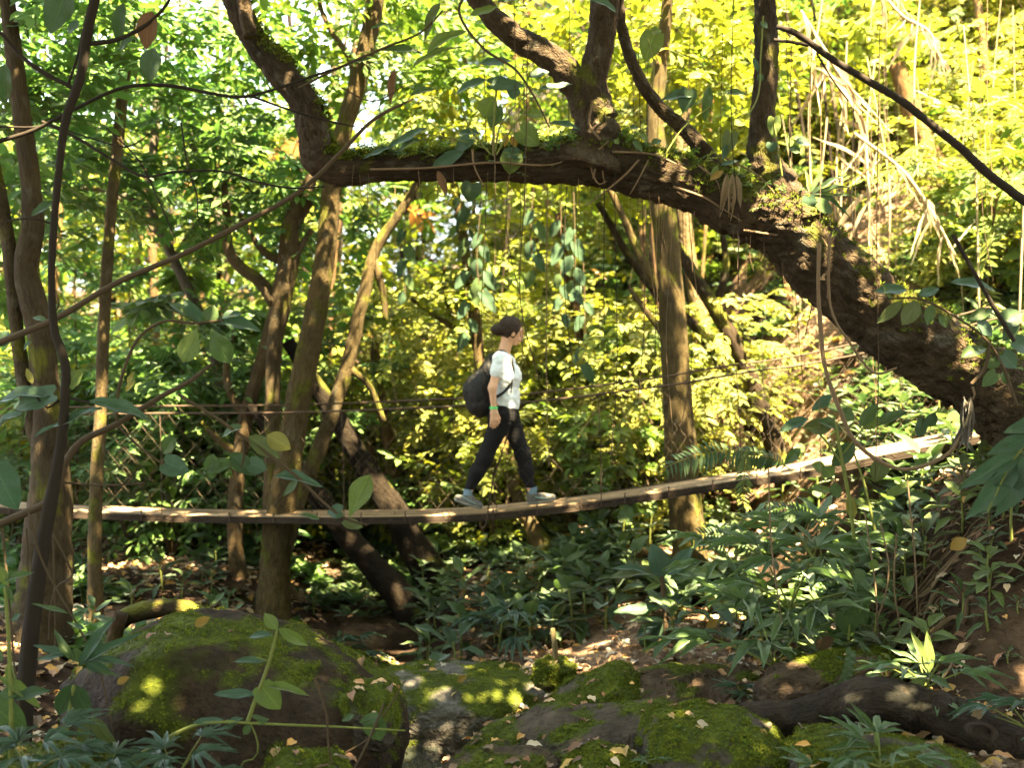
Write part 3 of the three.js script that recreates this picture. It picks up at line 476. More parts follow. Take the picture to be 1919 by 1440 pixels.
function herbPlant(kind, n, L, w, mat, stemH, label, group) { // rosette of separate leaves on a short stem
  const t = thing('leafy_herb', V(0, 0, 0), label, 'herb', group);
  mesh('stem', limb([V(0, -0.05, 0), V(0.01, stemH * 0.6, 0), V(0, stemH, 0.01)], [0.008, 0.005], { seg: 5, lump: 0 }), M.greenTwig, t);
  for (let i = 0; i < n; i++) {
    const a = i * 2.4, k = i / n, l = L * rr(0.75, 1.1), el = lerp(-0.35, 0.9, k) + rr(-0.3, 0.3), base = V(0, stemH * lerp(0.35, 1, k), 0), d = V(Math.cos(a) * Math.cos(el), Math.sin(el), Math.sin(a) * Math.cos(el));
    leaf(t, base.clone().addScaledVector(d, l * 0.15), base.clone().addScaledVector(d, l * 1.15), w, kind, mat, V(0, 1, 0));
  }
  scene.remove(t); taken['leafy_herb']--; return t;
}
/** a palm-like seedling: fronds of separate leaflets */
function palmPlant(name, label, n, L, o = {}) {
  const { leaflets = 6, mat = G.blue, stalk = 0.3, w = 0.16, droop = 0.5, spread = 1.0, group, category = 'palm seedling' } = o;
  const t = thing(name, V(0, 0, 0), label, category, group);
  for (let i = 0; i < n; i++) {
    const a = i * 2.4 + rr(-0.3, 0.3), el = lerp(0.15, 1.25, i / n), s = stalk * rr(0.7, 1.2), dir = V(Math.cos(a) * Math.cos(el), Math.sin(el), Math.sin(a) * Math.cos(el));
    const f = mesh('frond', limb([V(0, 0, 0), dir.clone().multiplyScalar(s * 0.5), dir.clone().multiplyScalar(s).add(V(0, -s * 0.06, 0))], [0.006, 0.004, 0.003], { seg: 5, lump: 0 }), M.greenTwig, t);
    const tip = dir.clone().multiplyScalar(s).add(V(0, -s * 0.06, 0)), side = V(-Math.sin(a), 0, Math.cos(a));
    for (let j = 0; j < leaflets; j++) {
      const u = (j / (leaflets - 1) - 0.5) * 2, l = L * (1 - 0.3 * u * u) * rr(0.9, 1.1), ld = dir.clone().multiplyScalar(Math.cos(u * spread)).addScaledVector(side, Math.sin(u * spread)); ld.y = ld.y * 0.5 - droop * rr(0.5, 1) * 0.6; ld.normalize();
      leaf(f, tip, tip.clone().addScaledVector(ld, l), w, 'lance', mat, V(0, 1, 0).addScaledVector(dir, -0.3), 'leaflet');
    }
  }
  scene.remove(t); taken[name]--; return t;
}
const put = (proto, pos, turn, scale, label) => copy(proto, pos, turn, scale, label);
{ // dead leaves caught on the rocks
  tag(sprays('rock_litter', scene, rockTops.map(v => ({ p: v.clone().add(V(0, 0.012, 0)), q: turned(rr(-0.5, 0.5), rr(0, 6.28), rr(-0.4, 0.4)), s: rr(0.4, 0.9), c: tint(pick([[0.3, 0.17, 0.08], [0.4, 0.27, 0.16], [0.2, 0.1, 0.05], [0.45, 0.25, 0.06]]), 0.3) })), litterGeo, litterMat), 'dead leaves caught on top of the mossy rocks', 'leaf litter', null, 'stuff');
}
{
  const mk = (kind, n, L, w, m, h, look) => herbPlant(kind, n, L, w, m, h, `${look} herb on the slope under the bridge`, `${look} herbs on the slope under the bridge`);
  const hs = [mk('ell', 9, 0.17, 0.42, G.mid, 0.22, 'oval-leaved green'), mk('lance', 8, 0.24, 0.36, G.mid, 0.26, 'pointed-leaved green'), mk('obov', 8, 0.2, 0.42, G.deep, 0.2, 'blunt-leaved dark green'), mk('heart', 7, 0.14, 0.8, G.mid, 0.3, 'heart-leaved')];
  let k = 0; for (let i = 0; i < 900 && k < 120; i++) { const px = rr(560, 1920), d = rr(7.6, 11.5), x = (px - 960) / F * d, z = -d, r = x - bedX(d); if (Math.abs(r) < 0.8) continue; const y = height(x, z), py = 720 + (EYE - y) / d * F; if (py > 1255 || (px < 720 && py > 1150)) continue; if (d < 8.4 && px < 1150) continue; put(pick(hs), V(x, y, z), rr(0, 6.28), rr(0.6, 1.35)); k++; }
  for (let i = 0, q = 0; i < 300 && q < 46; i++) { const px = rr(640, 1400), d = rr(8.5, 10.6), x = (px - 960) / F * d; if (Math.abs(x - bedX(d)) < 0.5) continue; put(pick(hs), ground(x, -d), rr(0, 6.28), rr(0.8, 1.6)); q++; }
  const gl = 'leafy herbs on the dark left bank'; const hl = herbPlant('ell', 9, 0.16, 0.4, G.mid, 0.25, 'small leafy herb on the left bank between the trunks', gl);
  for (let i = 0; i < 44; i++) { const px = rr(-20, 640), d = rr(7.4, 11), x = (px - 960) / F * d; put(hl, ground(x, -d), rr(0, 6), rr(0.6, 1.3)); }
}

// ------------------------------------------------------------ the footbridge
const deckPx = [[-260, 905], [-120, 930], [0, 950], [200, 961], [400, 967], [600, 969], [750, 968], [900, 963], [1040, 949], [1200, 928], [1390, 899], [1500, 884], [1650, 853], [1800, 824], [1930, 795]];
const bd = px => 9.6 - px / 1919 * 1.4;
const deckCurve = new THREE.CatmullRomCurve3(deckPx.map(([x, y]) => at(x, y, bd(x))));
const deckLen = deckCurve.getLength(), deckAt = s => deckCurve.getPointAt(Math.min(1, Math.max(0, s / deckLen)));
const across = V(-0.16, 0, -1).normalize(), DW = 0.46;
const railPx = [[-260, 786], [0, 780], [200, 776], [440, 774.5], [560, 773], [867, 761], [959, 755.7], [1000, 753], [1263, 721], [1400, 698], [1512, 683], [1650, 655], [1800, 615], [1930, 580]];
const railCurve = new THREE.CatmullRomCurve3(railPx.map(([x, y]) => at(x, y, bd(x) - 0.06)));
const railAtX = (px) => { let lo = 0, hi = 1; const x0 = p => p.x / -p.z * F + 959.5; for (let i = 0; i < 30; i++) { const m = (lo + hi) / 2; x0(railCurve.getPoint(m)) < px ? lo = m : hi = m; } return railCurve.getPoint(lo); };
const deckAtX = (px) => { let lo = 0, hi = 1; for (let i = 0; i < 30; i++) { const m = (lo + hi) / 2, p = deckCurve.getPoint(m); p.x / -p.z * F + 959.5 < px ? lo = m : hi = m; } return deckCurve.getPoint(lo); };
{
  const t = thing('footbridge', deckAt(0), 'narrow plank suspension footbridge with wire mesh sides across the stream', 'bridge');
  const planks = [[0.42, 0.29, 0.18], [0.48, 0.34, 0.21], [0.37, 0.26, 0.16], [0.52, 0.38, 0.25]].map(c => std({ color: RGB(...c), map: T.wood, bumpMap: T.woodBump, bumpScale: 0.004 }));
  const beamM = std({ color: RGB(0.05, 0.036, 0.026), map: T.wood, bumpMap: T.woodBump, bumpScale: 0.004 });
  const wireM = std({ color: RGB(0.1, 0.072, 0.048), roughness: 0.8 }), cableM = std({ color: RGB(0.07, 0.045, 0.03), roughness: 0.7, metalness: 0.3, bumpMap: T.barkBump, bumpScale: 0.003 });
  /** a board that follows the sag from s0 to s1, between two distances across */
  const board = (s0, s1, a, b, top, th) => {
    const n = Math.max(2, Math.round((s1 - s0) / 0.15)), pos = [], uv = [], idx = [];
    for (let i = 0; i <= n; i++) { const s = lerp(s0, s1, i / n), p = deckAt(s), A = p.clone().addScaledVector(across, a), C = p.clone().addScaledVector(across, b);
      for (const [q, y] of [[A, top], [C, top], [C, top], [C, top - th], [C, top - th], [A, top - th], [A, top - th], [A, top]]) { pos.push(q.x, q.y + y, q.z); }
      uv.push(a, s / 2, b, s / 2, b, s / 2, b + th, s / 2, b, s / 2, a, s / 2, a, s / 2, a + th, s / 2);
      if (i < n) for (let k = 0; k < 8; k += 2) { const m = i * 8 + k; idx.push(m, m + 8, m + 1, m + 1, m + 8, m + 9); } }
    const m = (n + 1) * 8; for (const [o, f] of [[0, 1], [n * 8, 0]]) { const c = pos.length / 3; for (const k of [0, 1, 3, 5]) { pos.push(pos[(o + k) * 3], pos[(o + k) * 3 + 1], pos[(o + k) * 3 + 2]); uv.push(k * 0.01, 0); } f ? idx.push(c, c + 1, c + 2, c, c + 2, c + 3) : idx.push(c, c + 2, c + 1, c, c + 3, c + 2); }
    return build(pos, uv, idx);
  };
  let row = 0; for (const [a, b] of [[0.012, 0.15], [0.158, 0.3], [0.308, 0.45]]) { let s = -0.2 - row * 0.7; while (s < deckLen) { const e = s + rr(1.6, 2.3), s0 = Math.max(0, s), s1 = Math.min(deckLen, e - 0.012); if (s1 - s0 > 0.1) part('plank', board(s0, s1, a + rr(-0.003, 0.003), b + rr(-0.003, 0.003), rr(-0.004, 0.006), 0.03), pick(planks), t); s = e; } row++; }
  part('edge_beam', board(0, deckLen, -0.03, 0.008, -0.004, 0.055), beamM, t); part('edge_beam', board(0, deckLen, DW, DW + 0.04, 0, 0.06), beamM, t);
  for (let s = 0.3; s < deckLen; s += 0.62) { const p = deckAt(s).add(V(0, -0.055, 0)); part('cross_beam', limb([p.clone().addScaledVector(across, -0.02), p.clone().addScaledVector(across, DW + 0.03)], [0.025, 0.025], { seg: 6, lump: 0.03 }), beamM, t); }
  const far = V(0, 0.055, 0).addScaledVector(across, DW + 0.06);
  for (const k of [0, 1]) {
    const pts = []; for (let i = 0; i <= 60; i++) pts.push(railCurve.getPoint(i / 60).add(k ? far : V(0, 0, 0)));
    part('hand_cable', limb(pts, [0.0085, 0.0085], { seg: 7, step: 0.05, lump: 0.35, freq: 1.2 }), cableM, t);
    // chain link between cable and deck: zigzag wires
    const list = [], N = 112, rows = 10, grid = (i, j) => { const px = lerp(-120, 1830, i / N), top = railAtX(px).add(k ? far : V(0, 0, 0)), bot = deckAtX(px).add(k ? V(0, 0, 0).addScaledVector(across, DW + 0.045) : V(0, -0.03, 0.035)); const sag = 0.03 * Math.sin(j / rows * Math.PI) * noise(i * 0.13, k, j * 0.3); return top.lerp(bot, j / rows).add(V(0.012 * noise(i * 0.4, j * 0.4, k), 0, sag * 2)); };
    const cache = {}; const gp = (i, j) => (cache[i * 100 + j] ??= grid(i, j)).clone();
    for (let i = 0; i < N; i += 2) for (const s of [0, 1]) { const pts = []; for (let j = 0; j <= rows; j++) { const col = i + 1 + (((j + s) % 2) ? (s ? -1 : 1) : 0) * 1; pts.push(gp(Math.max(0, Math.min(N, (j % 2) ? i + (s ? 2 : 0) : i + 1)), j).add(V(0, 0, s * 0.003))); } const path = new THREE.CurvePath(); for (let q = 0; q < rows; q++) path.add(new THREE.LineCurve3(pts[q], pts[q + 1])); const gg = new THREE.TubeGeometry(path, rows * 2, 0.0013, 3); list.push(gg); }
    part('wire_mesh', mergeGeometries(list), wireM, t, 'stuff');
  }
  for (let px = -60; px < 1560; px += 82) { const p = deckAtX(px); part('staple', wire([p.clone().add(V(0, -0.05, 0.032)), p.clone().add(V(0, 0.04, 0.036))], 0.006), cableM, t); }
  for (const px of [-40, 300, 640, 1120, 1380]) { const a = railAtX(px), b = deckAtX(px + 6).add(V(0, -0.05, 0.03)); part('hanger_wire', wire([a, a.clone().lerp(b, 0.5).add(V(0.01, 0, 0.01)), b], 0.004, 4, 0.2), cableM, t); }
  // the knotted rope beside the walker
  const k0 = railAtX(959); part('rope', limb([k0.clone().add(V(0, 0.015, 0.02)), at(957, 775, 8.82), at(950, 820, 8.8), at(925, 895, 8.8), at(914, 962, 8.82), at(910, 985, 8.84), at(903, 990, 8.84), at(899, 984, 8.84)], [0.008, 0.007, 0.006], { seg: 6, lump: 0.25 }), cableM, t);
  part('knot', limb([k0.clone().add(V(-0.03, -0.02, 0.012)), k0.clone().add(V(-0.01, 0.02, 0.02)), k0.clone().add(V(0.025, 0.0, 0.014)), k0.clone().add(V(0.005, -0.06, 0.012)), k0.clone().add(V(-0.02, -0.09, 0.008))], [0.01, 0.018, 0.016, 0.008, 0.006], { seg: 7, lump: 0.25, step: 0.02 }), std({ color: RGB(0.13, 0.06, 0.035) }), t);
}
// ------------------------------------------------------------ the walker
/** surface of a distance field on a grid of cells of size h */
function nets(sdf, lo, hi, h) {
  const nx = Math.ceil((hi.x - lo.x) / h) + 1, ny = Math.ceil((hi.y - lo.y) / h) + 1, nz = Math.ceil((hi.z - lo.z) / h) + 1, val = new Float32Array(nx * ny * nz), at3 = (i, j, k) => (k * ny + j) * nx + i;
  for (let k = 0; k < nz; k++) for (let j = 0; j < ny; j++) for (let i = 0; i < nx; i++) val[at3(i, j, k)] = sdf(lo.x + i * h, lo.y + j * h, lo.z + k * h);
  const id = new Int32Array(nx * ny * nz).fill(-1), pos = [], idx = [];
  const E = [[0, 1], [2, 3], [4, 5], [6, 7], [0, 2], [1, 3], [4, 6], [5, 7], [0, 4], [1, 5], [2, 6], [3, 7]];
  for (let k = 0; k < nz - 1; k++) for (let j = 0; j < ny - 1; j++) for (let i = 0; i < nx - 1; i++) {
    const v = []; let m = 0; for (let c = 0; c < 8; c++) { v[c] = val[at3(i + (c & 1), j + (c >> 1 & 1), k + (c >> 2))]; if (v[c] < 0) m++; }
    if (!m || m === 8) continue; let x = 0, y = 0, z = 0, n = 0;
    for (const [a, b] of E) if ((v[a] < 0) !== (v[b] < 0)) { const t = v[a] / (v[a] - v[b]); x += lerp(a & 1, b & 1, t); y += lerp(a >> 1 & 1, b >> 1 & 1, t); z += lerp(a >> 2, b >> 2, t); n++; }
    id[at3(i, j, k)] = pos.length / 3; pos.push(lo.x + (i + x / n) * h, lo.y + (j + y / n) * h, lo.z + (k + z / n) * h);
  }
  const quad = (a, b, c, d, f) => { if (a < 0 || b < 0 || c < 0 || d < 0) return; f ? idx.push(a, b, c, a, c, d) : idx.push(a, c, b, a, d, c); };
  for (let k = 1; k < nz - 1; k++) for (let j = 1; j < ny - 1; j++) for (let i = 1; i < nx - 1; i++) {
    const s = val[at3(i, j, k)] < 0;
    if (s !== val[at3(i + 1, j, k)] < 0) quad(id[at3(i, j - 1, k - 1)], id[at3(i, j, k - 1)], id[at3(i, j, k)], id[at3(i, j - 1, k)], s);
    if (s !== val[at3(i, j + 1, k)] < 0) quad(id[at3(i - 1, j, k - 1)], id[at3(i - 1, j, k)], id[at3(i, j, k)], id[at3(i, j, k - 1)], s);
    if (s !== val[at3(i, j, k + 1)] < 0) quad(id[at3(i - 1, j - 1, k)], id[at3(i, j - 1, k)], id[at3(i, j, k)], id[at3(i - 1, j, k)], s);
  }
  const g = build(pos, pos.flatMap((v, i) => i % 3 === 0 ? [v * 4, pos[i + 1] * 4] : []), idx), e = h * 0.5, N = g.attributes.normal, q = V(0, 0, 0);
  for (let i = 0; i < N.count; i++) { const [x, y, z] = [pos[i * 3], pos[i * 3 + 1], pos[i * 3 + 2]]; q.set(sdf(x + e, y, z) - sdf(x - e, y, z), sdf(x, y + e, z) - sdf(x, y - e, z), sdf(x, y, z + e) - sdf(x, y, z - e)).normalize(); N.setXYZ(i, q.x, q.y, q.z); }
  return g;
}
const cone = (a, b, ra, rb, zs = 1) => { const dx = b[0] - a[0], dy = b[1] - a[1], dz = b[2] - a[2], L = dx * dx + dy * dy + dz * dz; return (x, y, z) => { const X = x - a[0], Y = y - a[1], Z = z - a[2], t = Math.max(0, Math.min(1, (X * dx + Y * dy + Z * dz) / L)); return Math.hypot(X - dx * t, Y - dy * t, (Z - dz * t) / zs) - lerp(ra, rb, t); }; };
const ball = (c, r) => (x, y, z) => { const X = (x - c[0]) / r[0], Y = (y - c[1]) / r[1], Z = (z - c[2]) / r[2], k = Math.hypot(X, Y, Z); return (k - 1) * Math.min(...r) * (k > 1 ? 1 : 1); };
const smin = (a, b, k) => { const h = Math.max(0, k - Math.abs(a - b)) / k; return Math.min(a, b) - h * h * k * 0.25; };
const join = (k, ...f) => (x, y, z) => { let v = 9; for (const q of f) v = smin(v, q(x, y, z), k); return v; };
{
  const W = at(945, 951, 8.83), t = thing('person', W, 'walker in a white tee and black leggings striding over the footbridge', 'person');
  const skin = new THREE.MeshPhysicalMaterial({ color: RGB(0.48, 0.26, 0.14), roughness: 0.6 });
  const sh = [-0.035, 1.235, 0.155], el = [-0.095, 1.0, 0.205], wr = [-0.085, 0.825, 0.2];
  const shL = [-0.02, 1.235, -0.155], elL = [0.0, 1.0, -0.2], wrL = [0.03, 0.81, -0.2];
  const torso = join(0.07, cone([0.0, 1.2, 0], [0.01, 1.08, 0], 0.082, 0.083, 1.55), cone([0.015, 1.08, 0], [0.02, 0.9, 0], 0.085, 0.078, 1.45), ball([0.058, 1.1, 0.055], [0.058, 0.055, 0.06]), ball([0.058, 1.1, -0.055], [0.058, 0.055, 0.06]), cone([-0.02, 1.24, -0.13], [-0.02, 1.24, 0.13], 0.045, 0.045));
  const hips = join(0.08, cone([0.02, 0.9, 0], [0.005, 0.8, 0], 0.085, 0.1, 1.4), ball([-0.04, 0.79, 0.06], [0.095, 0.1, 0.085]), ball([-0.02, 0.79, -0.06], [0.095, 0.1, 0.085]));
  const legR = join(0.05, cone([-0.015, 0.76, 0.075], [-0.16, 0.42, 0.07], 0.093, 0.058), cone([-0.16, 0.42, 0.07], [-0.225, 0.3, 0.07], 0.057, 0.055), cone([-0.225, 0.3, 0.07], [-0.3, 0.13, 0.07], 0.055, 0.034));
  const legL = join(0.05, cone([0.03, 0.76, -0.075], [0.16, 0.43, -0.07], 0.093, 0.057), cone([0.16, 0.43, -0.07], [0.185, 0.3, -0.07], 0.056, 0.054), cone([0.185, 0.3, -0.07], [0.228, 0.12, -0.07], 0.053, 0.034));
  const armR = join(0.03, cone(sh, el, 0.047, 0.036), cone(el, wr, 0.037, 0.025)), armL = join(0.03, cone(shL, elL, 0.045, 0.036), cone(elL, wrL, 0.036, 0.025));
  const neck = cone([-0.015, 1.25, 0], [0.025, 1.4, 0], 0.055, 0.048);
  // head, turned a little away and down
  const H = [0.053, 1.47, 0], ya = 0.35, ti = -0.1, toHead = (f) => (x, y, z) => { let X = x - H[0], Y = y - H[1], Z = z - H[2]; const x1 = X * Math.cos(ya) - Z * Math.sin(ya), z1 = X * Math.sin(ya) + Z * Math.cos(ya); const x2 = x1 * Math.cos(ti) + Y * Math.sin(ti), y2 = -x1 * Math.sin(ti) + Y * Math.cos(ti); return f(x2, y2, z1); };
  const skull = ball([-0.005, 0.02, 0], [0.098, 0.095, 0.076]);
  const face = join(0.025, skull, cone([0.035, -0.01, 0], [0.055, -0.082, 0], 0.062, 0.03, 1.0), cone([0.094, 0.0, 0], [0.111, -0.028, 0], 0.008, 0.013), ball([0.09, -0.058, 0], [0.013, 0.006, 0.022]), ball([0.088, -0.069, 0], [0.012, 0.006, 0.018]), ball([0.085, 0.018, 0], [0.02, 0.008, 0.05]), ball([-0.002, -0.018, 0.074], [0.014, 0.024, 0.009]), ball([-0.002, -0.018, -0.074], [0.014, 0.024, 0.009]));
  const bodyF = join(0.04, torso, hips, legR, legL, armR, armL, neck);
  const shrink = (f, k) => (x, y, z) => f(x, y, z) + k;
  const hand = (w, s) => { const [x, y, z] = w, fs = [cone([x, y + 0.03, z], [x + 0.004, y - 0.03, z], 0.024, 0.03, 0.75), cone([x + 0.004, y - 0.03, z], [x + 0.006, y - 0.075, z - s * 0.004], 0.033, 0.034, 0.55)];
    [[-0.027, 0.058], [-0.009, 0.07], [0.01, 0.066], [0.028, 0.05]].forEach(([o, l]) => { fs.push(cone([x + o + 0.006, y - 0.085, z - s * 0.004], [x + o * 1.05 + 0.006, y - 0.085 - l * 0.55, z - s * 0.012], 0.0095, 0.0085), cone([x + o * 1.05 + 0.006, y - 0.085 - l * 0.55, z - s * 0.012], [x + o + 0.002, y - 0.085 - l, z - s * 0.026], 0.0085, 0.007)); });
    fs.push(cone([x + 0.028, y - 0.04, z], [x + 0.046, y - 0.075, z - s * 0.012], 0.013, 0.011), cone([x + 0.046, y - 0.075, z - s * 0.012], [x + 0.044, y - 0.108, z - s * 0.02], 0.0105, 0.008)); return join(0.008, ...fs); };
  const body = mergeGeometries([nets(shrink(bodyF, 0.004), V(-0.42, 0.08, -0.3), V(0.36, 1.42, 0.3), 0.011), nets(join(0.03, toHead(face), neck), V(-0.1, 1.3, -0.13), V(0.21, 1.62, 0.13), 0.0042), nets(hand(wr, 1), V(wr[0] - 0.07, wr[1] - 0.2, wr[2] - 0.07), V(wr[0] + 0.09, wr[1] + 0.08, wr[2] + 0.07), 0.0032), nets(hand(wrL, -1), V(wrL[0] - 0.07, wrL[1] - 0.2, wrL[2] - 0.07), V(wrL[0] + 0.09, wrL[1] + 0.08, wrL[2] + 0.07), 0.0035)]);
  mesh('body', body, skin, t);
  for (const s of [-1, 1]) { const e = new THREE.SphereGeometry(0.0095, 12, 8); const p = V(0.082, 0.006, s * 0.034); const x1 = p.x * Math.cos(ti) - p.y * Math.sin(ti), y1 = p.x * Math.sin(ti) + p.y * Math.cos(ti); e.translate(x1 * Math.cos(ya) + p.z * Math.sin(ya) + H[0], y1 + H[1], -x1 * Math.sin(ya) + p.z * Math.cos(ya) + H[2]); mesh('eye', e, std({ color: RGB(0.05, 0.03, 0.02), roughness: 0.2 }), t); }
  const cloth = (c, o) => std({ color: RGB(...c), ...o });
  const wrinkle = (k, f) => (x, y, z) => k * (noise(x * f, y * f * 1.8, z * f) + 0.5 * noise(x * f * 2.3, y * f * 2.6, z * f * 2));
  const sleeve = join(0.04, cone(sh, [-0.06, 1.13, 0.18], 0.056, 0.054), cone(shL, [-0.01, 1.13, -0.18], 0.055, 0.052)), ww = wrinkle(0.008, 14);
  const shirtF = (x, y, z) => { const f = smin(smin(torso(x, y, z), cone([0.02, 0.93, 0], [0.012, 0.84, 0], 0.085, 0.095, 1.42)(x, y, z), 0.06) - 0.012, sleeve(x, y, z) - 0.004, 0.03) + ww(x, y, z) * 0.8; return Math.max(f, 0.815 + 0.012 * Math.sin(x * 25) - y, y - 1.3 + 0.5 * Math.max(0, x - 0.0) ); };
  mesh('shirt', nets(shirtF, V(-0.2, 0.78, -0.3), V(0.2, 1.36, 0.3), 0.008), cloth([0.55, 0.57, 0.54]), t);
  const w2 = wrinkle(0.003, 22), legF = (x, y, z) => Math.max(join(0.05, hips, legR, legL)(x, y, z) - 0.003 + w2(x, y, z), 0.155 + 0.04 * (x < 0 ? 1 : 0) * 0 - y, y - 0.855);
  mesh('leggings', nets(legF, V(-0.4, 0.1, -0.24), V(0.34, 0.9, 0.24), 0.009), cloth([0.009, 0.008, 0.008], { roughness: 0.85 }), t);
  const shoe = (ax, ay, hx, hy, tx, ty, z) => { const sole = join(0.03, cone([hx, hy, z], [lerp(hx, tx, 0.55), lerp(hy, ty, 0.55), z], 0.036, 0.036, 1), cone([lerp(hx, tx, 0.55), lerp(hy, ty, 0.55), z], [tx, ty, z], 0.04, 0.03, 1.05)); return join(0.035, sole, cone([ax, ay - 0.015, z], [lerp(hx, tx, 0.45), lerp(hy, ty, 0.45) + 0.018, z], 0.046, 0.046)); };
  const feet = [[[-0.305, 0.115, -0.375, 0.083, -0.205, 0.026, 0.07], 'R'], [[0.232, 0.115, 0.225, 0.05, 0.405, 0.073, -0.07], 'L']];
  for (const [f] of feet) {
    const F0 = shoe(...f), [ax, ay, hx, hy, tx, ty, z] = f, s = Math.hypot(tx - hx, ty - hy), nx = -(ty - hy) / s, ny = (tx - hx) / s, low = (x, y) => (x - hx) * nx + (y - hy) * ny, lo = V(Math.min(hx, ax) - 0.1, 0 - 0.06, z - 0.1), hi = V(tx + 0.08, ay + 0.1, z + 0.1);
    const sm = mesh('shoe', nets((x, y, z2) => Math.max(F0(x, y, z2), -low(x, y) - 0.014, y - ay + 0.005), lo, hi, 0.005), cloth([0.16, 0.15, 0.13], { map: T.rock }), t);
    mesh('sole', nets((x, y, z2) => Math.max(F0(x, y, z2) - 0.004, low(x, y) + 0.012, -low(x, y) - 0.034), lo, hi, 0.005), cloth([0.2, 0.19, 0.16]), sm);
    mesh('trim', nets((x, y, z2) => Math.max(F0(x, y, z2) - 0.003, Math.abs(low(x, y) - 0.015 + 0.25 * ((x - hx) - s * 0.45)) - 0.006, Math.abs(x - hx - s * 0.5) - 0.06, -low(x, y)), lo, hi, 0.004), cloth([0.14, 0.2, 0.18]), sm);
    mesh('sock', nets((x, y, z2) => Math.max(cone([ax, ay - 0.03, z], [ax + 0.01, ay + 0.07, z], 0.037, 0.039)(x, y, z2), ay - 0.03 - y, y - ay - 0.045), V(ax - 0.08, ay - 0.06, z - 0.08), V(ax + 0.1, ay + 0.1, z + 0.08), 0.005), cloth([0.12, 0.17, 0.2]), t);
  }
  const hairF = toHead((x, y, z) => { const w = 0.0035 * noise(x * 30, y * 90, z * 60); const cap = Math.max(ball([-0.008, 0.024, 0], [0.112, 0.108, 0.09])(x, y, z) - w, (x - 0.062) - 0.55 * (y - 0.03), -0.055 - 0.35 * x - y - (x < -0.03 ? 0.02 : 0), Math.min(0.024 - Math.hypot(x + 0.002, (y + 0.016) * 0.8) , 0.05 - Math.abs(z)) * 0.9); const bun = ball([-0.125, 0.0, 0], [0.05, 0.042, 0.048])(x, y, z) - w * 2; return smin(cap, bun, 0.03); });
  mesh('hair', nets(hairF, V(-0.17, 1.32, -0.16), V(0.2, 1.62, 0.16), 0.0045), new THREE.MeshPhysicalMaterial({ color: RGB(0.022, 0.012, 0.006), roughness: 0.75, specularIntensity: 0.4, bumpMap: T.woodBump, bumpScale: 0.002 }), t);
  for (let i = 0; i < 26; i++) { const a = rr(0, 6.28), p0 = V(H[0] - 0.1 + rr(-0.03, 0.03), H[1] + 0.01 + rr(-0.04, 0.05), rr(-0.05, 0.05)), o = V(-rr(0.02, 0.06), rr(-0.05, 0.05), rr(-0.03, 0.03)); mesh('hair_strand', limb([p0, p0.clone().addScaledVector(o, 0.6).add(V(0, 0.012, 0)), p0.clone().add(o)], [0.003, 0.002, 0.0008], { seg: 4, lump: 0, step: 0.02 }), M.darkTwig, t); }
  const wb = new THREE.CylinderGeometry(0.033, 0.034, 0.02, 24, 1, true); wb.translate(wr[0], wr[1] + 0.012, wr[2]); mesh('wristband', wb, cloth([0.1, 0.5, 0.14], { side: THREE.DoubleSide }), t);
  // the bag on the walker's back
  const bag = thing('backpack', W, 'black drawstring backpack on the back of the walker', 'backpack');
  const wb2 = (x, y, z) => 0.007 * noise(x * 24 + y * 10, y * 5, z * 22) + 0.004 * noise(x * 50, y * 16, z * 50);
  const bagF = (x, y, z) => smin(cone([-0.1, 1.24, 0], [-0.205, 0.98, 0], 0.045, 0.12, 1.25)(x, y, z), cone([-0.205, 0.98, 0], [-0.195, 0.88, 0], 0.138, 0.128, 1.25)(x, y, z), 0.05) + wb2(x, y, z);
  mesh('sack', nets(bagF, V(-0.37, 0.72, -0.22), V(0.0, 1.34, 0.22), 0.008), cloth([0.017, 0.015, 0.014], { roughness: 0.6 }), bag);
  for (const s of [1, -1]) mesh('strap', limb([V(-0.11, 1.25, s * 0.06), V(-0.06, 1.3, s * 0.1), V(0.0, 1.297, s * 0.115), V(0.055, 1.23, s * 0.125), V(0.075, 1.12, s * 0.14), V(0.05, 1.03, s * 0.15), V(-0.02, 0.95, s * 0.155), V(-0.13, 0.9, s * 0.12)], [0.011, 0.012, 0.012, 0.011], { seg: 8, lump: 0.1, step: 0.02 }), cloth([0.02, 0.019, 0.018]), bag);
  mesh('drawstring', limb([V(0.06, 1.12, 0.158), V(0.065, 1.04, 0.16), V(0.055, 0.96, 0.155)], [0.007, 0.006], { seg: 5, lump: 0.5, freq: 2, step: 0.012 }), cloth([0.03, 0.03, 0.028]), bag);
}

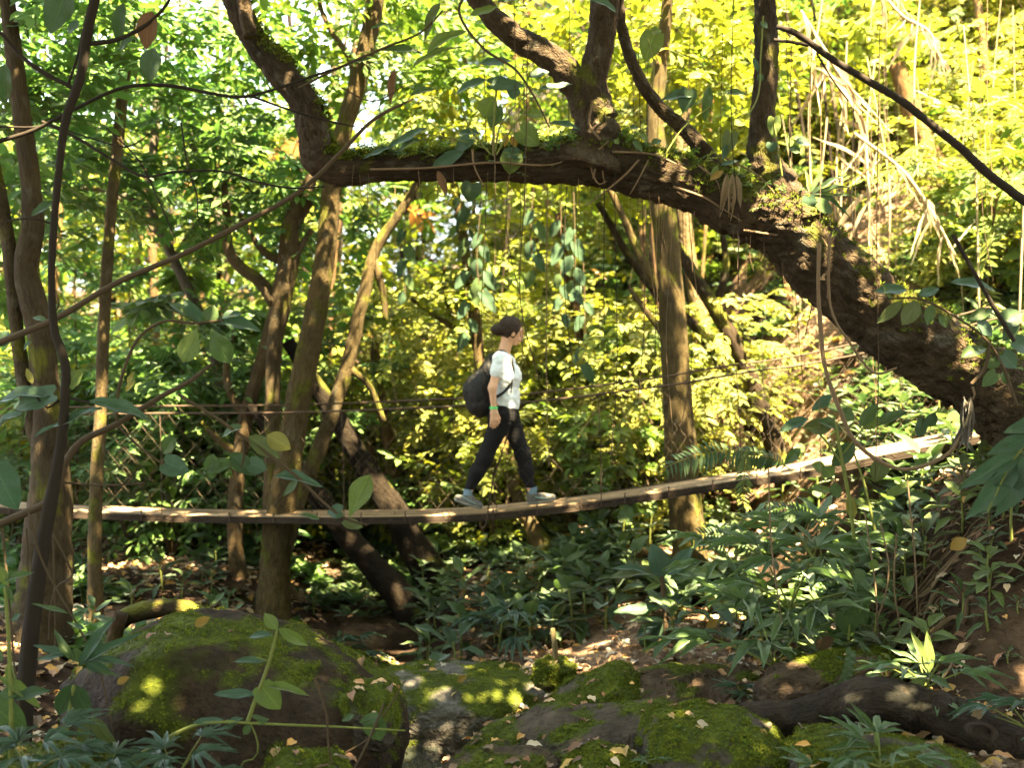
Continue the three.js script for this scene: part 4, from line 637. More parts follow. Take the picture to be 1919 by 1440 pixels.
// ------------------------------------------------------------ fallen log on the right
{
  const [p, r] = path([[1388, 1352, 62, 5.5], [1420, 1350, 66], [1500, 1346, 70], [1580, 1322, 76], [1645, 1312, 84, 5.4], [1720, 1328, 82], [1800, 1356, 84, 5.3], [1880, 1390, 88], [1980, 1420, 92, 5.2]]);
  const t = thing('fallen_log', at(1660, 1360, 5.4), 'dark crooked fallen log with peeling bark on the right bank', 'log');
  const bare = [[1690, 1300, 0.13, 0.035], [1795, 1338, 0.07, 0.03], [1600, 1318, 0.06, 0.02], [1490, 1340, 0.05, 0.02], [1720, 1325, 0.05, 0.015]].map(([x, y, l, h]) => [at(x, y, 5.3), l, h]);
  part('bark', limb(p, r, { seg: 36, lump: 0.24, freq: 4, step: 0.025, paint: (q) => { const k = 0.5 + 1.1 * (0.5 + fbm(q.x * 8, q.y * 8, q.z * 8, 4)), m = smooth(0.0, 0.12, Math.max(-0.3, ...bare.map(([c, l, h]) => 0.3 - 0.3 * Math.hypot((q.x - c.x) / l, (q.y - c.y) / h, (q.z - c.z) / 0.12))) + 0.5 * fbm(q.x * 12, q.y * 16, q.z * 12, 3)); return [lerp(0.055, 0.4, m) * k, lerp(0.04, 0.3, m) * k, lerp(0.03, 0.19, m) * k]; } }), M.bark, t);
  const kn = new THREE.TorusGeometry(0.05, 0.016, 8, 20); kn.scale(1.35, 0.75, 1); kn.rotateZ(-0.25); const kp = at(1838, 1372, 5.19); kn.translate(kp.x, kp.y, kp.z); part('knot_hole', kn, std({ color: RGB(0.07, 0.05, 0.04), map: T.bark }), t);
}
// standing stick in the moss lump, twisted moss root on the huge boulder
{ const t = thing('wooden_stick', at(1043, 1275, 7.35), 'short wooden stick standing upright in the moss lump', 'stick'); part('stick', limb([at(1035, 1178, 7.35), at(1040, 1215, 7.35), at(1045, 1290, 7.35)], [0.017, 0.019, 0.02], { seg: 8, lump: 0.15 }), std({ color: RGB(0.26, 0.2, 0.1), map: T.bark }), t); }
{ const t = thing('moss_root', at(330, 1170, 6.3), 'thick moss covered root lying over the huge boulder', 'root'); const [p, r] = path([[205, 1185, 30, 6.3], [240, 1155, 34], [300, 1140, 36], [355, 1143, 34], [400, 1160, 26], [440, 1158, 22], [480, 1180, 20]]); part('root', limb(p, r, { seg: 14, lump: 0.2, paint: barkPaint([0.06, 0.04, 0.02], 0.75, 3) }), M.barkSmall, t); const [p2, r2] = path([[205, 1240, 34, 6.2], [215, 1195, 30], [228, 1150, 26]]); part('root', limb(p2, r2, { seg: 10, lump: 0.2, paint: barkPaint([0.1, 0.06, 0.03], 0.3, 9) }), M.barkSmall, t); }

// ------------------------------------------------------------ foreground branches and their leaves
/** leaves given as [base px, py, tip px, py, width px, colour, shape, tilt (0 flat to the sky, 1 facing the camera), depth change at the tip] */
function leaves(t, d, list) { for (const [bx, by, tx, ty, w, c, k = 'ell', f = 0.5, dz = 0] of list) { const a = at(bx, by, d), b = at(tx, ty, d + dz); leaf(t, a, b, w / Math.hypot(tx - bx, ty - by), k, G[c], V(rr(-0.15, 0.15), 1 - f + 0.02, f)); } }
function branchThing(name, label, category, d, limbs, list = [], mat = M.darkTwig, group) {
  const t = thing(name, at(limbs[0][0][0], limbs[0][0][1], d), label, category, group);
  limbs.forEach((b, i) => { const [p, r] = path(b.map(([x, y, w, dd], k) => [x, y, w, dd ?? (k ? undefined : d)])); part(i ? 'twig' : 'stem', limb(p, r, { seg: 8, lump: 0.12, step: 0.04 }), mat, t); });
  leaves(t, d, list); return t;
}
branchThing('dark_sapling', 'dark slender sapling with big bluish leaves at the left', 'sapling', 5, [
  [[40, 1390, 40], [55, 1220, 34], [75, 1060, 30], [92, 960, 27], [112, 850, 21], [122, 760, 18], [122, 680, 18], [103, 620, 16], [97, 520, 14], [100, 450, 14], [110, 330, 14], [125, 220, 17], [150, 150, 18], [165, 60, 20], [192, -60, 20]],
  [[138, 165, 9], [80, 135, 9], [40, 105, 8], [0, 60, 7], [-40, 30, 6]], [[168, 82, 10], [205, 78, 9], [250, 62, 8], [300, 25, 6], [330, -20, 5]], [[128, 160, 6], [145, 110, 5], [155, 60, 3]], [[118, 740, 5], [150, 752, 5], [170, 755, 4]], [[112, 750, 5], [90, 765, 4], [70, 745, 4]], [[100, 420, 4], [60, 410, 3], [10, 415, 3]]],
  [[168, 752, 283, 775, 34, 'blue', 'ell', 0.55, 0.1], [98, 742, -20, 734, 30, 'blue', 'ell', 0.5], [100, 740, 22, 764, 44, 'blue', 'heart', 0.75], [192, 765, 62, 812, 24, 'blue', 'lance', 0.4], [122, 726, 152, 694, 34, 'bright', 'ell', 0.9], [-5, 880, 30, 958, 66, 'blue', 'heart', 0.8], [46, 775, -30, 800, 26, 'blue', 'ell', 0.4], [130, -30, 92, 62, 60, 'deep', 'ell', 0.9], [150, 40, 125, 60, 22, 'blue', 'ell', 0.7], [250, 72, 218, 90, 16, 'blue', 'ell', 0.7], [232, 5, 215, 80, 26, 'deep', 'ell', 0.9], [285, 20, 268, 88, 40, 'dead', 'ell', 0.9], [290, 90, 275, 150, 44, 'deep', 'ell', 0.9], [10, 120, 2, 190, 36, 'deep', 'ell', 0.9], [60, 405, 105, 372, 20, 'deep', 'ell', 0.6], [62, 720, 50, 690, 12, 'yellow', 'ell', 0.7], [50, 770, 40, 800, 10, 'mid', 'lance', 0.6]], M.darkTwig);
branchThing('thin_branch', 'thin bare branch curving across the upper left', 'branch', 5.6, [[[-20, 270, 9], [60, 246, 8], [140, 205, 7], [230, 165, 7], [310, 160, 7], [400, 176, 6], [450, 182, 6], [500, 172, 5], [580, 145, 5], [650, 122, 3]], [[470, 180, 5], [540, 205, 4], [620, 228, 4], [680, 240, 2]], [[0, 238, 4], [80, 236, 4], [140, 205, 4]]]);
branchThing('thin_branch', 'thin drooping twig below the sky gap', 'branch', 5.6, [[[80, 228, 6], [150, 262, 6], [215, 302, 5], [270, 331, 5], [330, 322, 5], [420, 322, 4], [480, 341, 4], [550, 353, 4], [610, 350, 3]], [[200, 240, 3], [260, 300, 3], [300, 380, 3], [330, 450, 2]], [[80, 228, 3], [180, 262, 3], [240, 275, 3], [290, 245, 2]], [[340, 230, 3], [352, 310, 3], [370, 370, 3], [372, 410, 2], [388, 445, 2]]]);
branchThing('diagonal_branch', 'long straight diagonal branch rising from the left edge to the arching limb', 'branch', 6, [[[-30, 655, 13], [40, 626, 13], [110, 595, 12], [220, 530, 11], [340, 478, 10], [450, 422, 10], [560, 360, 9], [640, 285, 8], [700, 225, 7], [775, 185, 4]], [[80, 612, 4], [110, 575, 4], [105, 545, 3]]], [[90, 604, 60, 590, 12, 'mid', 'ell', 0.6], [105, 600, 118, 578, 12, 'mid', 'ell', 0.6], [60, 640, 40, 655, 10, 'blue', 'ell', 0.6], [0, 650, 16, 620, 30, 'blue', 'ell', 0.7]], M.twig);
branchThing('leafy_branch', 'bent brown branch with broad leaves in front of the left bridge end', 'branch', 5.3, [
  [[-30, 995, 15], [40, 965, 15], [90, 940, 15], [112, 905, 14], [125, 865, 13], [150, 830, 13], [220, 795, 11], [300, 745, 10], [360, 712, 8], [400, 680, 5]],
  [[220, 797, 7], [220, 750, 6], [234, 690, 6], [262, 632, 6], [310, 602, 5], [360, 606, 5], [420, 600, 4]], [[335, 740, 6], [400, 780, 6], [450, 815, 6], [540, 880, 6], [640, 968, 5], [690, 985, 3]], [[222, 800, 4], [270, 845, 4], [330, 885, 3]], [[455, 815, 4], [458, 850, 4], [450, 890, 3]], [[120, 905, 4], [200, 910, 4], [270, 906, 3]]],
  [[372, 612, 342, 680, 42, 'bright', 'obov', 0.95], [396, 614, 428, 680, 44, 'mid', 'obov', 0.95], [370, 605, 318, 558, 22, 'mid', 'ell', 0.5], [378, 605, 345, 560, 26, 'blue', 'ell', 0.5], [392, 605, 400, 572, 30, 'mid', 'ell', 0.7], [410, 602, 488, 612, 30, 'blue', 'ell', 0.55], [415, 598, 450, 580, 20, 'blue', 'ell', 0.5], [240, 720, 250, 696, 10, 'yellow', 'ell', 0.8], [236, 735, 252, 712, 10, 'yellow', 'ell', 0.8], [290, 622, 300, 610, 18, 'mid', 'ell', 0.7],
    [466, 818, 525, 858, 34, 'olive', 'ell', 0.75], [500, 815, 545, 842, 36, 'yellow', 'ell', 0.75], [430, 850, 480, 890, 34, 'deep', 'ell', 0.8], [515, 893, 605, 897, 26, 'blue', 'lance', 0.5], [310, 868, 355, 885, 42, 'blue', 'heart', 0.8], [400, 850, 395, 900, 30, 'mid', 'ell', 0.9], [385, 885, 438, 860, 30, 'mid', 'ell', 0.7], [470, 870, 500, 880, 34, 'blue', 'heart', 0.8], [455, 800, 410, 812, 22, 'mid', 'ell', 0.5], [640, 958, 612, 960, 28, 'blue', 'heart', 0.8], [655, 970, 690, 890, 44, 'bright', 'obov', 0.95], [640, 980, 680, 985, 22, 'olive', 'ell', 0.7], [600, 975, 560, 960, 12, 'mid', 'lance', 0.5], [330, 820, 300, 850, 30, 'mid', 'ell', 0.8], [560, 900, 530, 930, 16, 'mid', 'lance', 0.6]], M.twig);
branchThing('creeping_twig', 'yellow-green creeping twig across the face of the huge boulder', 'twig', 4.75, [[[195, 1450, 10], [280, 1405, 9], [360, 1362, 7], [420, 1354, 6], [470, 1356, 5], [560, 1360, 5], [640, 1363, 4], [760, 1370, 3]], [[470, 1357, 3], [483, 1390, 3], [480, 1420, 3], [455, 1430, 3], [450, 1450, 3]]],
  [[362, 1355, 420, 1348, 14, 'blue', 'ell', 0.6], [425, 1356, 455, 1345, 12, 'blue', 'ell', 0.6], [440, 1358, 422, 1368, 10, 'mid', 'ell', 0.7], [480, 1356, 503, 1348, 14, 'mid', 'ell', 0.7], [470, 1360, 455, 1378, 16, 'mid', 'ell', 0.8]], M.greenTwig);
branchThing('seedling', 'slender bright green seedling in front of the huge boulder', 'seedling', 4.75, [[[465, 1352, 8], [478, 1315, 8], [495, 1270, 7], [508, 1230, 6], [517, 1195, 6], [520, 1180, 4]], [[490, 1285, 3], [505, 1285, 2]], [[505, 1240, 3], [480, 1232, 2]]],
  [[520, 1180, 495, 1150, 24, 'bright', 'ell', 0.7], [522, 1178, 577, 1212, 22, 'bright', 'ell', 0.8], [512, 1190, 462, 1190, 15, 'blue', 'ell', 0.6], [503, 1240, 436, 1236, 14, 'blue', 'ell', 0.55], [482, 1302, 400, 1300, 20, 'blue', 'ell', 0.55], [492, 1288, 525, 1332, 48, 'bright', 'heart', 0.95], [494, 1286, 578, 1292, 18, 'bright', 'ell', 0.5], [470, 1342, 500, 1350, 10, 'mid', 'ell', 0.6]], M.greenTwig);
branchThing('lance_leaf_plant', 'blue-green plant with long radiating leaves against the huge boulder', 'plant', 4.85, [[[118, 1440, 8], [130, 1340, 8], [140, 1285, 8]]],
  [[150, 1250, 205, 1158, 22, 'blue', 'ell', 0.6], [152, 1248, 252, 1180, 17, 'blue', 'lance', 0.6], [160, 1235, 250, 1242, 15, 'blue', 'lance', 0.5], [158, 1240, 208, 1262, 20, 'blue', 'ell', 0.7], [128, 1228, 62, 1208, 16, 'blue', 'lance', 0.5], [125, 1228, 68, 1236, 13, 'blue', 'ell', 0.5], [140, 1240, 98, 1180, 16, 'mid', 'lance', 0.6], [140, 1215, 146, 1242, 26, 'mid', 'ell', 0.8], [158, 1252, 230, 1268, 10, 'mid', 'lance', 0.5], [137, 1282, 105, 1345, 34, 'deep', 'ell', 0.95], [140, 1282, 165, 1345, 36, 'deep', 'ell', 0.95], [165, 1342, 150, 1410, 26, 'olive', 'ell', 0.95], [172, 1340, 215, 1405, 30, 'olive', 'ell', 0.95], [128, 1150, 60, 1130, 10, 'mid', 'lance', 0.5], [160, 1180, 125, 1165, 10, 'blue', 'lance', 0.5]], M.greenTwig);
branchThing('broad_leaf_plant', 'bright broad leaved plant at the lower left edge', 'plant', 4.5, [[[20, 1450, 9], [22, 1330, 9], [18, 1220, 8], [10, 1100, 6]]],
  [[-5, 1268, 80, 1318, 22, 'bright', 'ell', 0.5], [20, 1240, 22, 1290, 20, 'bright', 'ell', 0.8], [0, 1300, 40, 1298, 24, 'mid', 'ell', 0.6], [-10, 1325, 44, 1370, 66, 'mid', 'heart', 0.9], [2, 1060, 12, 1100, 22, 'bright', 'ell', 0.9], [10, 1052, 30, 1050, 18, 'blue', 'ell', 0.7], [8, 1090, 55, 1068, 16, 'mid', 'ell', 0.6], [14, 1098, 24, 1130, 14, 'mid', 'ell', 0.9], [40, 1150, 20, 1165, 12, 'blue', 'ell', 0.6], [25, 1310, 90, 1290, 26, 'deep', 'ell', 0.5], [5, 1240, -20, 1210, 22, 'mid', 'ell', 0.7], [22, 1370, 14, 1440, 10, 'mid', 'lance', 0.9]], M.greenTwig);
// hanging creepers of the left corner
for (const [d, p] of [[4.9, [[55, 960], [75, 1040], [110, 1110], [150, 1180], [185, 1250], [200, 1310], [214, 1380]]], [4.7, [[5, 990], [20, 1150], [30, 1270], [50, 1380], [90, 1450]]], [5.2, [[92, 985], [130, 1060], [136, 1080], [108, 1100], [95, 1140], [92, 1200]]], [5.4, [[100, 990], [102, 1090], [104, 1200], [100, 1240]]], [5.4, [[50, 990], [55, 1120], [58, 1230]]], [4.6, [[590, 1270], [612, 1340], [615, 1390], [625, 1450]]], [4.6, [[720, 1320], [690, 1390], [660, 1450]]]]) { const t = thing('creeper', at(p[0][0], p[0][1], d), 'thin creeper strand dangling in the lower left corner', 'creeper', 'creeper strands in the lower left'); part('strand', limb(p.map(([x, y]) => at(x, y, d)), [0.0055, 0.005, 0.004], { seg: 6, lump: 0.2, step: 0.04 }), M.twig, t); }
branchThing('creeper_shoot', 'pale creeper shoot with a heart leaf at the stream', 'creeper', 4.9, [[[600, 1440, 4], [650, 1410, 4], [690, 1385, 4], [720, 1340, 3], [760, 1275, 2]]], [[715, 1340, 672, 1355, 20, 'mid', 'ell', 0.7], [700, 1352, 712, 1392, 44, 'mid', 'heart', 0.95], [665, 1340, 640, 1352, 12, 'mid', 'ell', 0.6]], M.twig);

// ------------------------------------------------------------ low palm seedlings and grasses
const ground2 = (px, py, d) => at(px, py, d);
{
  const A = palmPlant('palm_seedling', 'x', 8, 0.3, { leaflets: 6, mat: leafMat(0.12, 0.21, 0.045, { wax: 0.6 }), stalk: 0.3, w: 0.17 });
  const Bp = palmPlant('palm_seedling', 'x', 6, 0.2, { leaflets: 5, mat: leafMat(0.11, 0.2, 0.05, { wax: 0.6 }), stalk: 0.16, w: 0.18, droop: 0.3 });
  const C = palmPlant('palm_seedling', 'x', 9, 0.22, { leaflets: 7, mat: G.blue, stalk: 0.22, w: 0.13, droop: 0.6 });
  const P = (p, px, py, d, s, label, turn = rr(0, 6)) => put(p, at(px, py, d), turn, s, label);
  P(A, 1450, 1250, 6.7, 1.55, 'largest drooping palm seedling on the right bank above the mossy mound'); P(A, 1480, 1140, 6.9, 1.4, 'dense palm seedling on the slope above the largest one'); P(A, 1540, 1070, 7.0, 1.15, 'palm seedling high on the slope near the dirt wall'); P(C, 1420, 1330, 6.3, 0.75, 'small palm seedling at the leaf strewn ledge'); P(A, 1375, 1060, 7.6, 1.1, 'palm seedling below the hanging fern');
  P(Bp, 1735, 1290, 5.55, 1.2, 'bright green palm seedling with two upright leaflets behind the log'); P(Bp, 1650, 1440, 4.6, 0.95, 'palm seedling in front of the log at the bottom edge'); P(Bp, 1545, 1470, 4.55, 0.8, 'palm seedling at the bottom edge left of its larger neighbour'); P(C, 1930, 1370, 5.1, 0.9, 'palm seedling cut off by the right edge near the log'); P(Bp, 1790, 1270, 5.9, 0.8, 'small palm seedling on the bank beside the dirt wall');
  P(C, 60, 1450, 4.3, 0.9, 'grassy palm seedling in the bottom left corner'); P(C, 190, 1470, 4.4, 0.8, 'grassy palm seedling second from the bottom left corner'); P(C, 330, 1462, 4.5, 0.85, 'grassy palm seedling in front of the huge boulder at the bottom edge'); P(C, 970, 1180, 8.7, 1.3, 'drooping palm seedling under the bridge below the walker'); P(C, 640, 1230, 9.3, 1.0, 'palm seedling beside the stream under the leaning trunks'); P(A, 1000, 1120, 9.3, 0.9, 'palm seedling on the slope under the walker'); P(Bp, 1290, 1385, 5.05, 0.35, 'tiny palm sprout on the large green mossy boulder'); P(Bp, 1230, 1440, 4.9, 0.4, 'tiny palm sprout beside the bottom mossy stone');
  const up = thing('upright_leaf_plant', at(1740, 1290, 5.5), 'pair of pale upright leaves standing behind the log', 'plant'); leaves(up, 5.5, [[1736, 1262, 1712, 1182, 20, 'bright', 'lance', 0.95], [1740, 1262, 1738, 1184, 22, 'bright', 'lance', 0.95], [1738, 1270, 1690, 1262, 16, 'mid', 'lance', 0.5], [1742, 1270, 1788, 1290, 18, 'mid', 'lance', 0.6], [1735, 1272, 1700, 1290, 20, 'bright', 'lance', 0.7]]);
  const up2 = thing('upright_leaf_plant', at(1640, 1430, 4.6), 'blade-leaved seedling sticking up in front of the log', 'plant'); leaves(up2, 4.6, [[1640, 1375, 1600, 1318, 12, 'mid', 'lance', 0.8], [1642, 1372, 1585, 1325, 10, 'mid', 'lance', 0.6], [1644, 1400, 1640, 1365, 10, 'bright', 'lance', 0.9], [1630, 1395, 1560, 1370, 10, 'mid', 'lance', 0.5], [1632, 1400, 1540, 1396, 14, 'mid', 'lance', 0.5], [1640, 1420, 1580, 1440, 16, 'mid', 'lance', 0.6], [1645, 1420, 1700, 1428, 14, 'mid', 'lance', 0.6]]);
}
branchThing('banana_leaf_plant', 'broad paddle leaved plant at the foot of the straight tree', 'plant', 8.2, [[[1250, 1215, 12], [1246, 1150, 12], [1240, 1080, 9]], [[1246, 1150, 6], [1200, 1160, 4]]],
  [[1243, 1085, 1225, 1020, 44, 'blue', 'ell', 0.8], [1240, 1075, 1140, 1068, 26, 'olive', 'ell', 0.5], [1240, 1080, 1150, 1055, 18, 'blue', 'ell', 0.4], [1250, 1080, 1298, 1025, 30, 'blue', 'ell', 0.6], [1255, 1085, 1310, 1068, 26, 'mid', 'ell', 0.6], [1240, 1095, 1205, 1105, 14, 'bright', 'ell', 0.5], [1240, 1140, 1150, 1145, 24, 'blue', 'ell', 0.5], [1245, 1150, 1190, 1195, 22, 'blue', 'ell', 0.7], [1248, 1150, 1215, 1215, 20, 'blue', 'ell', 0.8], [1255, 1180, 1232, 1240, 22, 'olive', 'ell', 0.9], [1258, 1180, 1258, 1235, 18, 'dead', 'ell', 0.9], [1255, 1120, 1300, 1130, 22, 'deep', 'ell', 0.6], [1290, 1070, 1355, 1078, 24, 'bright', 'ell', 0.6]], M.twig);
branchThing('broad_leaf_shrub', 'bushy broad leaved sapling in front of the right part of the bridge', 'sapling', 6.9, [[[1600, 1010, 7], [1590, 930, 7], [1575, 850, 7], [1565, 790, 5]], [[1585, 880, 4], [1530, 810, 4], [1490, 800, 3]], [[1580, 850, 4], [1620, 800, 3], [1650, 770, 2]], [[1640, 1000, 5], [1620, 910, 5], [1600, 850, 4]]],
  [[1515, 785, 1460, 805, 24, 'blue', 'ell', 0.6], [1560, 800, 1505, 800, 34, 'olive', 'ell', 0.7], [1530, 790, 1585, 800, 24, 'mid', 'ell', 0.6], [1600, 830, 1560, 875, 34, 'deep', 'ell', 0.9], [1610, 800, 1645, 755, 24, 'mid', 'ell', 0.7], [1615, 805, 1655, 780, 22, 'bright', 'ell', 0.7], [1640, 800, 1700, 762, 22, 'mid', 'ell', 0.6], [1600, 790, 1570, 755, 22, 'mid', 'ell', 0.7], [1650, 870, 1640, 905, 36, 'olive', 'heart', 0.9], [1545, 875, 1560, 895, 28, 'bright', 'ell', 0.9], [1520, 870, 1555, 885, 24, 'bright', 'ell', 0.7], [1560, 905, 1572, 935, 22, 'mid', 'ell', 0.9], [1520, 915, 1560, 920, 18, 'bright', 'ell', 0.6], [1590, 930, 1600, 975, 22, 'yellow', 'ell', 0.9], [1600, 940, 1640, 950, 20, 'bright', 'lance', 0.6], [1500, 840, 1470, 870, 20, 'mid', 'ell', 0.7], [1720, 820, 1730, 780, 24, 'deep', 'ell', 0.8], [1735, 800, 1755, 775, 22, 'deep', 'ell', 0.8], [1660, 930, 1720, 900, 20, 'bright', 'lance', 0.6], [1690, 920, 1760, 940, 20, 'mid', 'lance', 0.5], [1640, 980, 1690, 960, 18, 'mid', 'lance', 0.6], [1560, 740, 1520, 770, 20, 'blue', 'ell', 0.7], [1545, 760, 1580, 770, 20, 'mid', 'ell', 0.6]], M.greenTwig);
// ferns
function fern(name, label, ax, ay, bx, by, cx, cy, d, w, mat, n = 22) {
  const t = thing(name, at(ax, ay, d), label, 'fern'), c = new THREE.QuadraticBezierCurve3(at(ax, ay, d), at(bx, by, d), at(cx, cy, d)); part('stalk', limb([0, 0.25, 0.5, 0.75, 1].map(k => c.getPoint(k)), [0.005, 0.004, 0.002], { seg: 5, lump: 0 }), M.greenTwig, t);
  for (let i = 2; i < n; i++) for (const s of [-1, 1]) { const k = i / n, p = c.getPoint(k), tg = c.getTangent(k), side = tg.clone().cross(V(0, 0.5, 1)).normalize().multiplyScalar(s), l = w * Math.pow(Math.sin(Math.PI * Math.min(1, 0.12 + 0.88 * (1 - k))), 0.7) + 0.008; leaf(t, p, p.clone().addScaledVector(side, l * rr(0.85, 1.1)).addScaledVector(tg, l * rr(0.2, 0.5)).add(V(0, -l * rr(0.05, 0.45), rr(-0.3, 0.3) * l)), rr(0.16, 0.24), 'lance', mat, V(0, 0.6, 0.8), 'leaflet', 1); }
}
fern('fern_frond', 'arching fern frond in front of the straight tree', 1430, 850, 1330, 830, 1240, 880, 7.3, 0.1, leafMat(0.09, 0.17, 0.05)); fern('fern_frond', 'bright fern frond hanging down over the bridge deck', 1400, 840, 1392, 880, 1392, 958, 7.2, 0.06, G.bright); fern('fern_frond', 'green fern frond beside the hanging bright one', 1480, 880, 1430, 835, 1360, 865, 7.35, 0.09, G.mid); fern('fern_frond', 'fern frond on the slope under the bridge right of the straight tree', 1420, 1040, 1360, 985, 1290, 1010, 7.9, 0.1, G.mid); fern('fern_frond', 'fern frond below the right end of the bridge', 1560, 1000, 1500, 940, 1430, 960, 7.4, 0.1, leafMat(0.1, 0.17, 0.05));
// coarse blue-green fern at the right edge, close to the camera
{ const t = thing('coarse_fern', at(1919, 860, 4.6), 'large ribbed blue-green fern leaves at the right edge', 'fern'); part('stalk', limb([at(1960, 790, 4.6), at(1900, 860, 4.6), at(1850, 960, 4.6)], [0.006, 0.004], { seg: 6 }), M.greenTwig, t);
  leaves(t, 4.6, [[1915, 850, 1800, 910, 36, 'blue', 'lance', 0.7], [1905, 870, 1815, 975, 44, 'blue', 'lance', 0.8], [1930, 820, 1850, 850, 34, 'blue', 'lance', 0.6], [1925, 870, 1870, 970, 46, 'blue', 'lance', 0.9], [1940, 840, 1905, 930, 40, 'blue', 'lance', 0.9], [1960, 790, 1880, 810, 34, 'blue', 'lance', 0.6], [1935, 900, 1855, 905, 30, 'blue', 'ell', 0.7], [1940, 900, 1895, 900, 32, 'blue', 'ell', 0.7]]); }
branchThing('leafy_vine', 'leafy vine climbing over the foot of the arching trunk', 'vine', 6.3, [[[1905, 760, 6], [1880, 690, 6], [1850, 640, 5], [1800, 600, 4], [1720, 560, 4], [1670, 560, 3]], [[1820, 720, 7], [1845, 690, 7], [1855, 640, 5]]],
  [[1700, 545, 1640, 540, 26, 'blue', 'ell', 0.6], [1720, 565, 1690, 610, 34, 'olive', 'ell', 0.9], [1690, 565, 1645, 605, 22, 'olive', 'ell', 0.8], [1720, 555, 1760, 540, 22, 'blue', 'ell', 0.6], [1745, 570, 1738, 610, 20, 'mid', 'ell', 0.9], [1760, 590, 1775, 615, 16, 'mid', 'ell', 0.9], [1668, 560, 1655, 535, 12, 'bright', 'ell', 0.8], [1800, 670, 1850, 645, 26, 'mid', 'ell', 0.6], [1880, 665, 1905, 690, 34, 'blue', 'heart', 0.9], [1850, 690, 1875, 670, 20, 'mid', 'ell', 0.7], [1865, 700, 1840, 725, 26, 'mid', 'heart', 0.9], [1880, 695, 1885, 720, 18, 'mid', 'ell', 0.9], [1830, 600, 1860, 630, 28, 'blue', 'ell', 0.8], [1870, 610, 1919, 580, 40, 'deep', 'ell', 0.7], [1780, 530, 1870, 535, 26, 'blue', 'ell', 0.55], [1860, 580, 1810, 600, 24, 'mid', 'ell', 0.6], [1900, 640, 1940, 660, 34, 'blue', 'heart', 0.9], [1905, 600, 1880, 640, 28, 'deep', 'ell', 0.8]], M.twig);
// epiphytes on the arching limb
branchThing('epiphyte', 'silvery leaved epiphyte in the middle of the arching limb', 'epiphyte', 6.85, [[[925, 292, 6], [925, 240, 5], [930, 170, 4]], [[920, 290, 4], [880, 240, 3], [860, 180, 3]], [[930, 290, 4], [960, 240, 3], [990, 200, 3]], [[928, 285, 3], [940, 230, 3], [1000, 165, 3]], [[915, 280, 3], [850, 260, 3], [780, 250, 2]]],
  [[915, 150, 850, 168, 26, 'blue', 'ell', 0.55], [920, 158, 985, 160, 34, 'blue', 'heart', 0.7], [965, 160, 960, 185, 26, 'blue', 'ell', 0.8], [898, 120, 960, 112, 26, 'blue', 'ell', 0.6], [990, 145, 1028, 130, 22, 'blue', 'ell', 0.6], [1010, 168, 1075, 155, 20, 'blue', 'ell', 0.5], [1030, 232, 1088, 235, 22, 'blue', 'ell', 0.5], [975, 245, 1012, 270, 44, 'bright', 'heart', 0.9], [985, 215, 1020, 210, 26, 'bright', 'ell', 0.7], [905, 220, 925, 180, 40, 'bright', 'ell', 0.9], [920, 240, 938, 195, 30, 'mid', 'ell', 0.9], [950, 250, 945, 275, 12, 'gold', 'ell', 0.8], [958, 255, 968, 275, 16, 'gold', 'ell', 0.8], [860, 250, 900, 245, 20, 'blue', 'ell', 0.6], [880, 262, 850, 285, 26, 'blue', 'heart', 0.8], [870, 285, 810, 310, 28, 'blue', 'ell', 0.7], [940, 285, 988, 290, 26, 'blue', 'ell', 0.7], [960, 290, 955, 325, 44, 'bright', 'heart', 0.95], [800, 240, 725, 275, 22, 'blue', 'ell', 0.6], [790, 262, 740, 275, 20, 'mid', 'ell', 0.5], [735, 275, 680, 295, 16, 'blue', 'ell', 0.5], [885, 345, 878, 378, 40, 'deep', 'heart', 0.95], [860, 370, 850, 390, 16, 'mid', 'ell', 0.8]], M.greenTwig);
branchThing('hanging_branch', 'leafy branch with long light leaves above the arching limb', 'branch', 6.4, [[[560, 165, 4], [640, 125, 5], [720, 90, 5], [790, 60, 4], [830, 20, 4]], [[640, 165, 3], [700, 190, 3], [760, 160, 2]], [[880, -20, 6], [860, 20, 5], [905, 90, 5], [965, 130, 5], [1000, 180, 4], [1030, 240, 3]]],
  [[825, 5, 788, 72, 20, 'olive', 'lance', 0.8], [800, 100, 868, 42, 26, 'bright', 'ell', 0.7], [775, 125, 860, 75, 18, 'bright', 'lance', 0.5], [715, 95, 790, 90, 22, 'mid', 'ell', 0.6], [695, 55, 730, 40, 14, 'mid', 'ell', 0.5], [770, 180, 812, 158, 20, 'mid', 'ell', 0.6], [740, 130, 728, 190, 16, 'dead', 'ell', 0.9], [820, 320, 838, 365, 16, 'dead', 'ell', 0.9], [880, 30, 935, 10, 22, 'bright', 'ell', 0.6], [930, 5, 1000, -20, 26, 'mid', 'ell', 0.6], [1105, 0, 1160, 10, 24, 'blue', 'ell', 0.6], [700, 110, 640, 120, 16, 'mid', 'ell', 0.5]], M.twig);
